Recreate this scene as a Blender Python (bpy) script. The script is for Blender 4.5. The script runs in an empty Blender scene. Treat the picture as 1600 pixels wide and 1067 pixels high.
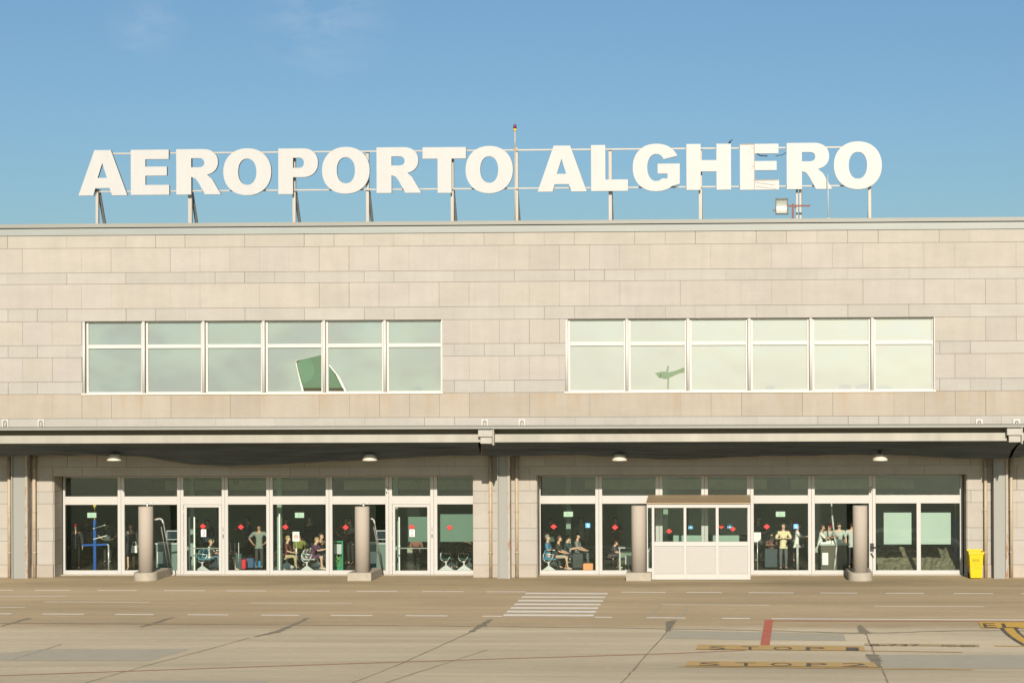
import bpy, bmesh, math, random
from mathutils import Vector, Matrix
rad = math.radians
S = bpy.context.scene
COL = S.collection

# ------------------------------------------------------------------ camera, sky, sun
D, H = 72.0, 6.55                       # metres from the wall plane, eye height
F, PPX, PPY = 3100.0, 1032.0, 620.0     # focal length and principal point, in photo pixels (1600 wide)
YAW, ROLL = rad(2.36), -0.0037
RC = (Matrix.Rotation(YAW, 3, 'Z') @ Matrix.Rotation(rad(90), 3, 'X') @ Matrix.Rotation(ROLL, 3, 'Z'))
cam = bpy.data.cameras.new('camera'); co = bpy.data.objects.new('camera', cam); COL.objects.link(co)
co.matrix_world = Matrix.Translation((0, -D, H)) @ RC.to_4x4()
cam.sensor_width = 36; cam.lens = 36*F/1600
cam.shift_x = (800-PPX)/1600; cam.shift_y = (PPY-533.5)/1600
cam.clip_start = 0.5; cam.clip_end = 4000
S.camera = co
S.view_settings.view_transform = 'Standard'; S.view_settings.look = 'None'
S.view_settings.gamma = 1; S.view_settings.exposure = 0.3
S.cycles.caustics_reflective = False; S.cycles.caustics_refractive = False
S.cycles.max_bounces = 8; S.cycles.transparent_max_bounces = 16

SUN_EL, SUN_AZ = 22.0, 7.0              # elevation; degrees to the right of the camera's back
w = bpy.data.worlds.new("World"); S.world = w; w.use_nodes = True
nt = w.node_tree; N = nt.nodes; L = nt.links
bg = N['Background']
sky = N.new('ShaderNodeTexSky'); sky.sky_type = 'NISHITA'; sky.sun_disc = False
sky.sun_elevation = rad(SUN_EL); sky.sun_rotation = rad(180-SUN_AZ)
sky.air_density = 1.0; sky.dust_density = 1.2; sky.ozone_density = 1.4
tc = N.new('ShaderNodeTexCoord')
mp = N.new('ShaderNodeMapping'); mp.inputs['Scale'].default_value = (26, 26, 80)
mp.inputs['Rotation'].default_value = (0.2, 0.35, 0)
L.new(tc.outputs['Generated'], mp.inputs['Vector'])
cn = N.new('ShaderNodeTexNoise'); cn.inputs['Scale'].default_value = 1.0; cn.inputs['Detail'].default_value = 7
cn.inputs['Roughness'].default_value = 0.6; cn.inputs['Distortion'].default_value = 0.6
L.new(mp.outputs[0], cn.inputs['Vector'])
cr = N.new('ShaderNodeMapRange'); cr.inputs[1].default_value = 0.40; cr.inputs[2].default_value = 0.72
cr.inputs[3].default_value = 0; cr.inputs[4].default_value = 0.26
L.new(cn.outputs['Fac'], cr.inputs[0])
tn = N.new('ShaderNodeMix'); tn.data_type = 'RGBA'; tn.blend_type = 'MULTIPLY'; tn.inputs[0].default_value = 1
tn.inputs[7].default_value = (0.40, 0.53, 0.63, 1)
L.new(sky.outputs[0], tn.inputs[6])
# the only wisps stand high up to the left of the sign
def wisp(d, r0, r1):
    vd = N.new('ShaderNodeVectorMath'); vd.operation = 'DISTANCE'; vd.inputs[1].default_value = d
    L.new(tc.outputs['Generated'], vd.inputs[0]); q = N.new('ShaderNodeMapRange'); q.inputs[1].default_value = r0; q.inputs[2].default_value = r1
    q.inputs[3].default_value = 1; q.inputs[4].default_value = 0; L.new(vd.outputs['Value'], q.inputs[0]); return q.outputs[0]
def wdir(x, y):
    return (RC @ Vector(((x-PPX)/F, -(y-PPY)/F, -1))).normalized()
wa = N.new('ShaderNodeMath'); wa.operation = 'ADD'; wa.use_clamp = True
L.new(wisp(wdir(505, 15), .004, .040), wa.inputs[0]); L.new(wisp(wdir(230, 35), .0, .022), wa.inputs[1])
wm = N.new('ShaderNodeMath'); wm.operation = 'MULTIPLY'; L.new(cr.outputs[0], wm.inputs[0]); L.new(wa.outputs[0], wm.inputs[1])
mx = N.new('ShaderNodeMix'); mx.data_type = 'RGBA'; mx.inputs[7].default_value = (4.6, 4.9, 5.0, 1)
L.new(tn.outputs[2], mx.inputs[6]); L.new(wm.outputs[0], mx.inputs[0])
L.new(mx.outputs[2], bg.inputs['Color']); bg.inputs['Strength'].default_value = 0.12
sl = bpy.data.lights.new('sun', 'SUN'); sl.energy = 4.6; sl.angle = rad(0.5); sl.color = (1, 0.885, 0.74)
so = bpy.data.objects.new('sun', sl); COL.objects.link(so)
sd = Vector((math.sin(rad(SUN_AZ))*math.cos(rad(SUN_EL)), -math.cos(rad(SUN_AZ))*math.cos(rad(SUN_EL)), math.sin(rad(SUN_EL))))
so.rotation_euler = sd.to_track_quat('Z', 'Y').to_euler(); so.location = (0, -30, 40)

# ------------------------------------------------------------------ measuring helpers
CP = Vector((0, -D, H))
def ray(x, y): return RC @ Vector(((x-PPX)/F, -(y-PPY)/F, -1))
def P(x, y, Y=0.0):
    d = ray(x, y); return CP + d*((Y-CP.y)/d.y)
def G(x, y, z=0.0):
    d = ray(x, y); return CP + d*((z-CP.z)/d.z)
def PX(x, Y=0.0, y=800): return P(x, y, Y).x
def PZ(y, Y=0.0, x=800): return P(x, y, Y).z

# ------------------------------------------------------------------ materials
MATS = {}
def mat(name, col, rough=0.6, metal=0.0, var=0.06, scale=6.0, bump=0.0, stretch=(1, 1, 1), fine=0.0, spec=0.5, coat=0):
    if name in MATS: return MATS[name]
    m = bpy.data.materials.new(name); m.use_nodes = True
    t = m.node_tree; b = t.nodes['Principled BSDF']
    b.inputs['Roughness'].default_value = rough; b.inputs['Metallic'].default_value = metal
    b.inputs['Specular IOR Level'].default_value = spec
    if coat: b.inputs['Coat Weight'].default_value = coat
    tc = t.nodes.new('ShaderNodeTexCoord'); mp = t.nodes.new('ShaderNodeMapping')
    mp.inputs['Scale'].default_value = stretch
    t.links.new(tc.outputs['Object'], mp.inputs[0])
    n = t.nodes.new('ShaderNodeTexNoise'); n.inputs['Scale'].default_value = scale; n.inputs['Detail'].default_value = 6
    t.links.new(mp.outputs[0], n.inputs['Vector'])
    r = t.nodes.new('ShaderNodeMix'); r.data_type = 'RGBA'
    r.inputs[6].default_value = tuple(max(0, c*(1-2*var)) for c in col)+(1,)
    r.inputs[7].default_value = tuple(min(1, c*(1+2*var)) for c in col)+(1,)
    t.links.new(n.outputs['Fac'], r.inputs[0]); t.links.new(r.outputs[2], b.inputs['Base Color'])
    if bump:
        bp = t.nodes.new('ShaderNodeBump'); bp.inputs['Strength'].default_value = bump; bp.inputs['Distance'].default_value = 0.02
        t.links.new(n.outputs['Fac'], bp.inputs['Height']); t.links.new(bp.outputs[0], b.inputs['Normal'])
    MATS[name] = m; return m

def glass(name, tint, refl=0.05, wave=0.0, gc=(0.82, 1, 0.88, 1)):
    m = bpy.data.materials.new(name); m.use_nodes = True
    t = m.node_tree; t.nodes.clear()
    o = t.nodes.new('ShaderNodeOutputMaterial'); mixs = t.nodes.new('ShaderNodeMixShader')
    tr = t.nodes.new('ShaderNodeBsdfTransparent'); tr.inputs[0].default_value = tint+(1,)
    gl = t.nodes.new('ShaderNodeBsdfGlossy'); gl.inputs['Roughness'].default_value = 0.0
    gl.inputs['Color'].default_value = gc
    lw = t.nodes.new('ShaderNodeLayerWeight'); lw.inputs[0].default_value = 0.5
    p = t.nodes.new('ShaderNodeMath'); p.operation = 'POWER'; p.inputs[1].default_value = 4
    a = t.nodes.new('ShaderNodeMath'); a.operation = 'MULTIPLY_ADD'; a.inputs[1].default_value = 0.9; a.inputs[2].default_value = refl
    t.links.new(lw.outputs['Facing'], p.inputs[0]); t.links.new(p.outputs[0], a.inputs[0]); t.links.new(a.outputs[0], mixs.inputs[0])
    if wave:
        n = t.nodes.new('ShaderNodeTexNoise'); n.inputs['Scale'].default_value = 0.7; n.inputs['Detail'].default_value = 1
        tc = t.nodes.new('ShaderNodeTexCoord'); t.links.new(tc.outputs['Object'], n.inputs['Vector'])
        b = t.nodes.new('ShaderNodeBump'); b.inputs['Strength'].default_value = wave; b.inputs['Distance'].default_value = 0.05
        t.links.new(n.outputs['Fac'], b.inputs['Height']); t.links.new(b.outputs[0], gl.inputs['Normal'])
    t.links.new(tr.outputs[0], mixs.inputs[1]); t.links.new(gl.outputs[0], mixs.inputs[2]); t.links.new(mixs.outputs[0], o.inputs[0])
    MATS[name] = m; return m

def stone_mat():
    m = bpy.data.materials.new('granite'); m.use_nodes = True
    t = m.node_tree; b = t.nodes['Principled BSDF']; b.inputs['Roughness'].default_value = 0.75
    b.inputs['Specular IOR Level'].default_value = 0.25
    nd = t.nodes.new; lk = t.links.new
    at = nd('ShaderNodeAttribute'); at.attribute_name = 'tint'
    tc = nd('ShaderNodeTexCoord')
    def noise(sc, det, st=(1, 1, 1), rough=.6):
        mp = nd('ShaderNodeMapping'); mp.inputs['Scale'].default_value = st; lk(tc.outputs['Object'], mp.inputs[0])
        n = nd('ShaderNodeTexNoise'); n.inputs['Scale'].default_value = sc; n.inputs['Detail'].default_value = det
        n.inputs['Roughness'].default_value = rough
        lk(mp.outputs[0], n.inputs['Vector']); return n.outputs['Fac']
    def mrange(v, a, b_, c, d):
        r = nd('ShaderNodeMapRange'); r.inputs[1].default_value = a; r.inputs[2].default_value = b_
        r.inputs[3].default_value = c; r.inputs[4].default_value = d; lk(v, r.inputs[0]); return r.outputs[0]
    def mul(a, b_):
        q = nd('ShaderNodeMath'); q.operation = 'MULTIPLY'; lk(a, q.inputs[0]); lk(b_, q.inputs[1]); return q.outputs[0]
    s1 = mrange(noise(28, 3, rough=.8), .25, .75, .90, 1.10)
    s2 = mrange(noise(0.6, 6, (1, 1, 2.2), .7), .3, .7, .93, 1.06)
    s3 = mrange(noise(3.0, 5, (1, 1, .12)), .35, .7, 1.02, .96)
    v = mul(mul(s1, s2), s3)
    m1 = nd('ShaderNodeVectorMath'); m1.operation = 'SCALE'; lk(at.outputs['Color'], m1.inputs[0]); lk(v, m1.inputs['Scale'])
    # rusty run-off below the upper windows
    sx = nd('ShaderNodeSeparateXYZ'); lk(tc.outputs['Object'], sx.inputs[0])
    zs = PZ(615.5, 0, 400); 
    mz = mrange(sx.outputs['Z'], zs-1.05, zs-0.02, 0, 1)
    cut = mrange(sx.outputs['Z'], zs+.0, zs+.02, 1, 0)
    st = mrange(noise(2.3, 5, (1, 1, .1)), .44, .74, 0, .5)
    k = mul(mul(mz, cut), st)
    mm = nd('ShaderNodeMix'); mm.data_type = 'RGBA'; mm.inputs[7].default_value = (.33, .22, .115, 1)
    lk(k, mm.inputs[0]); lk(m1.outputs[0], mm.inputs[6])
    lk(mm.outputs[2], b.inputs['Base Color'])
    bp = nd('ShaderNodeBump'); bp.inputs['Strength'].default_value = .25; bp.inputs['Distance'].default_value = .01
    lk(noise(40, 3), bp.inputs['Height']); lk(bp.outputs[0], b.inputs['Normal'])
    MATS['granite'] = m; return m

def ground_mat():
    m = bpy.data.materials.new('apron_concrete'); m.use_nodes = True
    t = m.node_tree; b = t.nodes['Principled BSDF']; b.inputs['Roughness'].default_value = 0.85
    b.inputs['Specular IOR Level'].default_value = 0.3
    nd = t.nodes.new; lk = t.links.new
    tc = nd('ShaderNodeTexCoord'); sx = nd('ShaderNodeSeparateXYZ'); lk(tc.outputs['Object'], sx.inputs[0])
    def noise(sc, det, st=(1, 1, 1), rough=.6, dist=0):
        mp = nd('ShaderNodeMapping'); mp.inputs['Scale'].default_value = st; lk(tc.outputs['Object'], mp.inputs[0])
        n = nd('ShaderNodeTexNoise'); n.inputs['Scale'].default_value = sc; n.inputs['Detail'].default_value = det
        n.inputs['Roughness'].default_value = rough; n.inputs['Distortion'].default_value = dist
        lk(mp.outputs[0], n.inputs['Vector']); return n.outputs['Fac']
    def mrange(v, a, b_, c, d):
        r = nd('ShaderNodeMapRange'); r.inputs[1].default_value = a; r.inputs[2].default_value = b_
        r.inputs[3].default_value = c; r.inputs[4].default_value = d; lk(v, r.inputs[0]); return r.outputs[0]
    def mixc(f, a, c):
        q = nd('ShaderNodeMix'); q.data_type = 'RGBA'; lk(f, q.inputs[0])
        for i, v in ((6, a), (7, c)):
            if isinstance(v, tuple): q.inputs[i].default_value = v+(1,)
            else: lk(v, q.inputs[i])
        return q.outputs[2]
    def mul2(a, b_):
        q = nd('ShaderNodeMath'); q.operation = 'MULTIPLY'; lk(a, q.inputs[0]); lk(b_, q.inputs[1]); return q.outputs[0]
    road = mixc(mrange(noise(.10, 6, (1, 1, 1)), .3, .7, 0, 1), (.50, .385, .225), (.57, .44, .27))
    conc = mixc(mrange(noise(.055, 5, (.6, 1, 1), .55), .32, .68, 0, 1), (.58, .49, .325), (.70, .59, .405))
    edge = mixc(mrange(noise(.5, 6, (.35, 1.2, 1)), .35, .65, 0, 1), (.37, .29, .165), (.49, .385, .235))
    yn = nd('ShaderNodeMath'); yn.operation = 'MULTIPLY_ADD'; yn.inputs[1].default_value = 1.0
    lk(mrange(noise(.8, 4), 0, 1, -1.1, 1.1), yn.inputs[0]); lk(sx.outputs['Y'], yn.inputs[2])
    yb = yn.outputs[0]
    y1 = G(600, 917).y; y2 = G(800, 980).y
    c = mixc(mrange(yb, y2-.8, y2+.8, 1, 0), road, conc)
    c = mixc(mrange(yb, y1-.9, y1+.9, 0, 1), c, edge)
    # streaks of rolled-in dirt, running along the road, and tyre marks
    s = mrange(noise(.35, 8, (.09, 1.1, 1), .72, .5), .30, .70, 1.17, .74)
    s = mul2(s, mrange(noise(.14, 5, (.5, 1, 1), .6, .3), .35, .7, 1.07, .88)); s = mul2(s, mrange(noise(.9, 6, (.6, 2.2, 1), .75), .58, .8, 1.0, .80))
    f = mrange(noise(7, 5, (.45, 1, 1), rough=.85), .25, .75, .86, 1.13)
    q = nd('ShaderNodeMath'); q.operation = 'MULTIPLY'; lk(s, q.inputs[0]); lk(f, q.inputs[1])
    v = nd('ShaderNodeVectorMath'); v.operation = 'SCALE'; lk(c, v.inputs[0]); lk(q.outputs[0], v.inputs['Scale'])
    lk(v.outputs[0], b.inputs['Base Color'])
    bp = nd('ShaderNodeBump'); bp.inputs['Strength'].default_value = .3; bp.inputs['Distance'].default_value = .02
    lk(noise(12, 5, rough=.8), bp.inputs['Height']); lk(bp.outputs[0], b.inputs['Normal'])
    return m

def paint_mat(name, col, wear=.5, under=(.52, .42, .26)):
    """road paint, worn through in spots"""
    if name in MATS: return MATS[name]
    m = bpy.data.materials.new(name); m.use_nodes = True
    t = m.node_tree; b = t.nodes['Principled BSDF']; b.inputs['Roughness'].default_value = 0.7
    tc = t.nodes.new('ShaderNodeTexCoord'); n = t.nodes.new('ShaderNodeTexNoise')
    n.inputs['Scale'].default_value = 2.2; n.inputs['Detail'].default_value = 8; n.inputs['Roughness'].default_value = .75
    t.links.new(tc.outputs['Object'], n.inputs['Vector'])
    r = t.nodes.new('ShaderNodeMapRange'); r.inputs[1].default_value = .38; r.inputs[2].default_value = .72
    r.inputs[3].default_value = 0; r.inputs[4].default_value = wear
    t.links.new(n.outputs['Fac'], r.inputs[0])
    q = t.nodes.new('ShaderNodeMix'); q.data_type = 'RGBA'; q.inputs[6].default_value = col+(1,); q.inputs[7].default_value = under+(1,)
    t.links.new(r.outputs[0], q.inputs[0]); t.links.new(q.outputs[2], b.inputs['Base Color'])
    MATS[name] = m; return m

def rust_mat(name, paint, rust, lo, hi):
    m = bpy.data.materials.new(name); m.use_nodes = True
    t = m.node_tree; b = t.nodes['Principled BSDF']; b.inputs['Roughness'].default_value = 0.6
    tc = t.nodes.new('ShaderNodeTexCoord'); mp = t.nodes.new('ShaderNodeMapping'); mp.inputs['Scale'].default_value = (4, 4, 1)
    n = t.nodes.new('ShaderNodeTexNoise'); n.inputs['Scale'].default_value = 2.5; n.inputs['Detail'].default_value = 8; n.inputs['Roughness'].default_value = .7
    t.links.new(tc.outputs['Object'], mp.inputs[0]); t.links.new(mp.outputs[0], n.inputs['Vector'])
    r = t.nodes.new('ShaderNodeMapRange'); r.inputs[1].default_value = lo; r.inputs[2].default_value = hi
    t.links.new(n.outputs['Fac'], r.inputs[0])
    q = t.nodes.new('ShaderNodeMix'); q.data_type = 'RGBA'; q.inputs[6].default_value = paint+(1,); q.inputs[7].default_value = rust+(1,)
    t.links.new(r.outputs[0], q.inputs[0]); t.links.new(q.outputs[2], b.inputs['Base Color'])
    MATS[name] = m; return m

GRAN = stone_mat()
WHITE = mat('white_painted_metal', (.47, .465, .445), .35, var=.02, scale=3)
WHITE2 = mat('white_window_metal', (.56, .545, .51), .30, var=.02, scale=3)
FLASH = mat('grey_flashing', (.27, .29, .275), .45, .0, var=.07, scale=1.2, stretch=(.3, 1, 2))
FLASHD = mat('dark_flashing', (.245, .25, .225), .5, 0, var=.06, scale=1.2, stretch=(.3, 1, 2))
BEAM = mat('cream_steel', (.325, .315, .268), .5, var=.14, scale=1.5, stretch=(1.2, 1, .35))
BEAMD = mat('dark_gutter', (.16, .14, .10), .8, var=.1)
STEEL = rust_mat('grey_blue_steel', (.26, .265, .245), (.30, .25, .19), .62, .8)
RUSTY = rust_mat('rusty_flange', (.34, .315, .27), (.27, .135, .06), .50, .62)
PIPE = rust_mat('brown_stained_pipe', (.42, .345, .245), (.27, .18, .10), .5, .75)
CONC = mat('round_concrete', (.375, .335, .285), .85, var=.06, scale=25, bump=.2)
CONCB = mat('base_concrete', (.36, .325, .265), .9, var=.12, scale=6, bump=.3)
NET = mat('dark_netting', (.060, .078, .092), .9, var=.45, scale=1.6, stretch=(.35, 3, 5), bump=.3)
NETM = NET
DARK = mat('dark_void', (.02, .022, .02), .9)
LET = mat('letter_face', (.46, .46, .455), .22, var=.03, scale=1.6, stretch=(2, 1, .4), coat=.3)
LETR = mat('letter_return', (.05, .05, .048), .6, var=.1)
GALV = mat('galvanised_post', (.40, .38, .34), .45, var=.06, scale=4, stretch=(1, 1, .3))
BRACE = mat('grey_brace', (.20, .20, .19), .5, .2, var=.1)
GLS = glass('hall_glass', (.88, .94, .90), .05, wave=.25)
GLST = glass('transom_glass', (.80, .90, .84), .115, wave=.3)
GLSU = glass('upper_glass', (.97, .98, .98), .12, wave=.35, gc=(.95, 1, 1, 1))
HWALL = mat('hall_wall_paint', (.32, .40, .32), .7, var=.2, scale=.4)
HFLOOR = mat('hall_granite_floor', (.10, .095, .075), .25, var=.2, scale=8)
HCEIL = mat('hall_ceiling_panel', (.55, .60, .50), .8, var=.1)
BLACK = mat('black_plastic', (.02, .02, .022), .5)
CHROME = mat('cast_aluminium', (.72, .74, .72), .3, .5, var=.05)
RED = mat('red_vinyl', (.75, .03, .03), .4, var=.05)
BLUEV = mat('blue_vinyl', (.10, .42, .80), .4, var=.05)
PAPER = mat('paper_white', (.80, .82, .78), .7, var=.02)
MINT = mat('frosted_film', (.33, .42, .375), .6, var=.03, scale=.8)
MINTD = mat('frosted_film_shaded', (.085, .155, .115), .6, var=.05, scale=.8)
EXITG = mat('pale_green_sign', (.42, .56, .46), .5, var=.03)
YEL = mat('yellow_plastic', (.60, .45, .006), .35, var=.02)
TEXTG = mat('dark_lettering', (.015, .03, .025), .6)

# ------------------------------------------------------------------ mesh helpers
def bx(bm, x0, x1, y0, y1, z0, z1):
    if x1 < x0: x0, x1 = x1, x0
    if y1 < y0: y0, y1 = y1, y0
    if z1 < z0: z0, z1 = z1, z0
    v = [bm.verts.new((x, y, z)) for x in (x0, x1) for y in (y0, y1) for z in (z0, z1)]
    fs = [bm.faces.new([v[i] for i in q]) for q in ((0, 1, 3, 2), (4, 6, 7, 5), (0, 4, 5, 1), (2, 3, 7, 6), (0, 2, 6, 4), (1, 5, 7, 3))]
    return fs
def tube(bm, a, b, r, r2=None, n=10, cap=True):
    a = Vector(a); b = Vector(b); r2 = r if r2 is None else r2
    d = (b-a).normalized(); u = d.orthogonal().normalized(); v = d.cross(u)
    A = []; B = []
    for i in range(n):
        t = 2*math.pi*i/n; o = u*math.cos(t)+v*math.sin(t)
        A.append(bm.verts.new(a+o*r)); B.append(bm.verts.new(b+o*r2))
    for i in range(n):
        f = bm.faces.new((A[i], A[(i+1) % n], B[(i+1) % n], B[i])); f.smooth = True
    if cap:
        bm.faces.new(A[::-1]); bm.faces.new(B)
def path(bm, pts, r, n=8):
    for i in range(len(pts)-1):
        tube(bm, pts[i], pts[i+1], r, n=n)
def bar(bm, a, b, wx, wy):
    """rectangular bar between two points (section wx across, wy deep)"""
    a = Vector(a); b = Vector(b); d = (b-a).normalized()
    up = Vector((0, 1, 0)) if abs(d.y) < .95 else Vector((0, 0, 1))
    s = d.cross(up).normalized()*wx/2; t = s.cross(d).normalized()*wy/2
    A = [bm.verts.new(a+i*s+j*t) for i, j in ((-1, -1), (1, -1), (1, 1), (-1, 1))]
    B = [bm.verts.new(b+i*s+j*t) for i, j in ((-1, -1), (1, -1), (1, 1), (-1, 1))]
    for i in range(4): bm.faces.new((A[i], A[(i+1) % 4], B[(i+1) % 4], B[i]))
    bm.faces.new(A[::-1]); bm.faces.new(B)
def lathe(bm, prof, c=(0, 0, 0), n=24, sx=1, sy=1):
    rings = []
    for r, z in prof:
        rings.append([bm.verts.new((c[0]+sx*r*math.cos(2*math.pi*i/n), c[1]+sy*r*math.sin(2*math.pi*i/n), c[2]+z)) for i in range(n)])
    for a, b in zip(rings, rings[1:]):
        for i in range(n):
            f = bm.faces.new((a[i], a[(i+1) % n], b[(i+1) % n], b[i])); f.smooth = True
    bm.faces.new(rings[0][::-1]); bm.faces.new(rings[-1])
def ball(bm, c, r, s=(1, 1, 1), n=2):
    g = bmesh.ops.create_icosphere(bm, subdivisions=n, radius=r)
    for v in g['verts']: v.co = Vector((v.co.x*s[0], v.co.y*s[1], v.co.z*s[2]))+Vector(c)
    for v in g['verts']:
        for f in v.link_faces: f.smooth = True
def poly(bm, pts): return bm.faces.new([bm.verts.new(p) for p in pts])
def obj(name, bm, m, parent=None, bevel=0, label=None):
    bmesh.ops.recalc_face_normals(bm, faces=bm.faces)
    me = bpy.data.meshes.new(name); bm.to_mesh(me); bm.free()
    for q in (m if isinstance(m, (list, tuple)) else [m]): me.materials.append(q)
    o = bpy.data.objects.new(name, me); COL.objects.link(o)
    if parent: o.parent = parent
    if bevel:
        b = o.modifiers.new('bevel', 'BEVEL'); b.width = bevel; b.segments = 2; b.limit_method = 'ANGLE'
    if label: o['label'] = label
    return o
def tag(o, label, cat, group=None):
    o['label'] = label; o['category'] = cat
    if group: o['group'] = group
    return o
def thing(name, label, cat, group=None, loc=(0, 0, 0)):
    o = bpy.data.objects.new(name, None); COL.objects.link(o); o.location = loc
    return tag(o, label, cat, group)
def struct(o): o['kind'] = 'structure'; return o
def B(): return bmesh.new()
def wtext(name, s, m, quad, parent=None, ext=0.0):
    """a line of writing laid on the parallelogram quad = (lower left, lower right, upper left)"""
    c = bpy.data.curves.new(name, 'FONT'); c.body = s; c.size = 1; c.resolution_u = 3
    o = bpy.data.objects.new(name, c); COL.objects.link(o)
    bpy.context.view_layer.update()
    dg = bpy.context.evaluated_depsgraph_get()
    me = bpy.data.meshes.new_from_object(o.evaluated_get(dg)); bpy.data.objects.remove(o)
    xs = [v.co.x for v in me.vertices]; ys = [v.co.y for v in me.vertices]
    x0, x1, y0, y1 = min(xs), max(xs), min(ys), max(ys)
    a, b, c2 = [Vector(q) for q in quad]
    for v in me.vertices:
        v.co = a+(b-a)*((v.co.x-x0)/(x1-x0))+(c2-a)*((v.co.y-y0)/(y1-y0))
    me.materials.clear(); me.materials.append(m); me.name = name
    o = bpy.data.objects.new(name, me); COL.objects.link(o)
    if parent: o.parent = parent
    return o

# ------------------------------------------------------------------ ground
bm = B(); poly(bm, [(-500, -700, 0), (500, -700, 0), (500, 500, 0), (-500, 500, 0)])
struct(obj('apron', bm, ground_mat()))
PWHITE = paint_mat('worn_white_paint', (.95, .90, .80), .28)
PWH2 = paint_mat('old_white_paint', (.88, .82, .70), .45)
PRED = paint_mat('red_paint', (.55, .11, .06), .35)
PRED2 = paint_mat('faded_red_paint', (.46, .19, .12), .45)
PYEL = paint_mat('faded_yellow_paint', (.58, .37, .12), .45)
PYELB = paint_mat('yellow_paint', (.70, .42, .05), .3)
PBLK = paint_mat('black_paint', (.06, .055, .045), .35)
TAR = paint_mat('tar', (.19, .17, .12), .8, (.40, .34, .22))
PATCH = paint_mat('grey_asphalt_patch', (.44, .405, .30), .6, (.56, .48, .33))
JOINT = paint_mat('joint_sealant', (.20, .17, .115), .6)
def strip(name, segs, wd, m, z=.004):
    """painted strips on the ground: list of (x0,y0,x1,y1) along their centre lines, width in metres"""
    bm = B()
    for s in segs:
        a = G(s[0], s[1]); b = G(s[2], s[3]); d = (b-a).normalized(); n = Vector((-d.y, d.x, 0))*wd/2
        poly(bm, [(p.x, p.y, z) for p in (a-n, b-n, b+n, a+n)])
    return struct(obj(name, bm, m))
def gpoly(name, pts, m, z):
    bm = B(); poly(bm, [(q.x, q.y, z) for q in (G(*p) for p in pts)]); return struct(obj(name, bm, m))
def gcrack(name, pts, w0, m, z, seed=1, jit=.05):
    rnd = random.Random(seed); bm = B(); L_, R_ = [], []
    full = []
    for (a, b) in zip(pts, pts[1:]):
        k = 10
        for i in range(k): full.append((a[0]+(b[0]-a[0])*i/k, a[1]+(b[1]-a[1])*i/k, a[2]+(b[2]-a[2])*i/k))
    full.append(pts[-1])
    g = [G(p[0], p[1]) for p in full]
    for i, p in enumerate(g):
        d = (g[min(i+1, len(g)-1)]-g[max(i-1, 0)]).normalized(); n = Vector((-d.y, d.x, 0))
        wv = w0*full[i][2]*rnd.uniform(.6, 1.4); o = rnd.uniform(-jit, jit)
        L_.append(bm.verts.new((p.x+n.x*(o+wv/2), p.y+n.y*(o+wv/2), z))); R_.append(bm.verts.new((p.x+n.x*(o-wv/2), p.y+n.y*(o-wv/2), z)))
    for i in range(len(g)-1): bm.faces.new((L_[i], R_[i], R_[i+1], L_[i+1]))
    return struct(obj(name, bm, m))
def ly(x, pts):
    for (a, ya), (b, yb) in zip(pts, pts[1:]):
        if x <= b: return ya+(yb-ya)*(x-a)/(b-a)
    return yb
l1 = [(-400, 919), (0, 921.6), (350, 922.6), (600, 923.6), (800, 924.2), (1000, 924.8), (1200, 925.7), (1600, 927.2), (2000, 929)]
segs = [(-60, 20), (54, 110), (153, 214), (256, 320), (355, 416), (453, 515), (557, 621), (660, 724), (760, 822), (971, 1040), (1072, 1128), (1170, 1240), (1282, 1340), (1384, 1444), (1490, 1552), (1596, 1660)]
strip('lane_line', [(a, ly(a, l1), b, ly(b, l1)) for a, b in segs], .20, PWHITE)
l2 = [(-400, 956), (0, 958.5), (300, 960), (600, 961.3), (760, 962.2), (900, 963.6), (1040, 964.8), (1206, 966.2), (1600, 968.2), (2000, 970)]
segs = [(-50, 18), (66, 131), (180, 240), (293, 357), (408, 467), (517, 582), (634, 699), (754, 785), (929, 956), (1010, 1071), (1128, 1172), (1206, 1700)]
strip('road_edge_line', [(a, ly(a, l2), b, ly(b, l2)) for a, b in segs], .20, PWHITE)
strip('parking_line', [(-30, 931, 104, 931), (69, 940, 234, 940.5), (-30, 948.5, 39, 948.6), (390, 941.5, 550, 942), (1034, 944.4, 1202, 945.2), (1366, 947, 1538, 947.4)], .14, PWH2)
strip('bay_line', [(1034, 944.6, 1012, 964), (1078, 945, 1060, 964)], .10, paint_mat('ghost_paint', (.42, .36, .26), .6))
# zebra crossing
bm = B()
for i in range(7):
    y = 926.9+(960.9-926.9)*i/6; t = i/6
    xl = 821-34.5*t; xr = 949.5-22*t
    a, b = G(xl, y), G(xr, y+.5); hw = .27
    u = (G(786.5, 961)-G(821, 927)); u = u/abs(u.y)*hw; v = (G(927.5, 961.5)-G(949.5, 927.5)); v = v/abs(v.y)*hw
    poly(bm, [(q.x, q.y, .008) for q in (a+u, b+v, b-v, a-u)])
struct(obj('zebra_crossing', bm, paint_mat('zebra_paint', (.88, .83, .72), .25)))
# red markings
strip('red_apron_line', [(-120, 1059.5, 400, 1041.2), (400, 1041.2, 760, 1029.6), (760, 1029.6, 1040, 1021), (1040, 1021, 1165, 1015.6)], .11, PRED2, .008)
strip('red_border_line', [(1208, 969.6, 1700, 971)], .16, PRED2, .008)
gpoly('red_entry_bar', [(1195, 968.5), (1208, 968.5), (1202.5, 1008), (1188, 1008)], PRED, .012)
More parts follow.
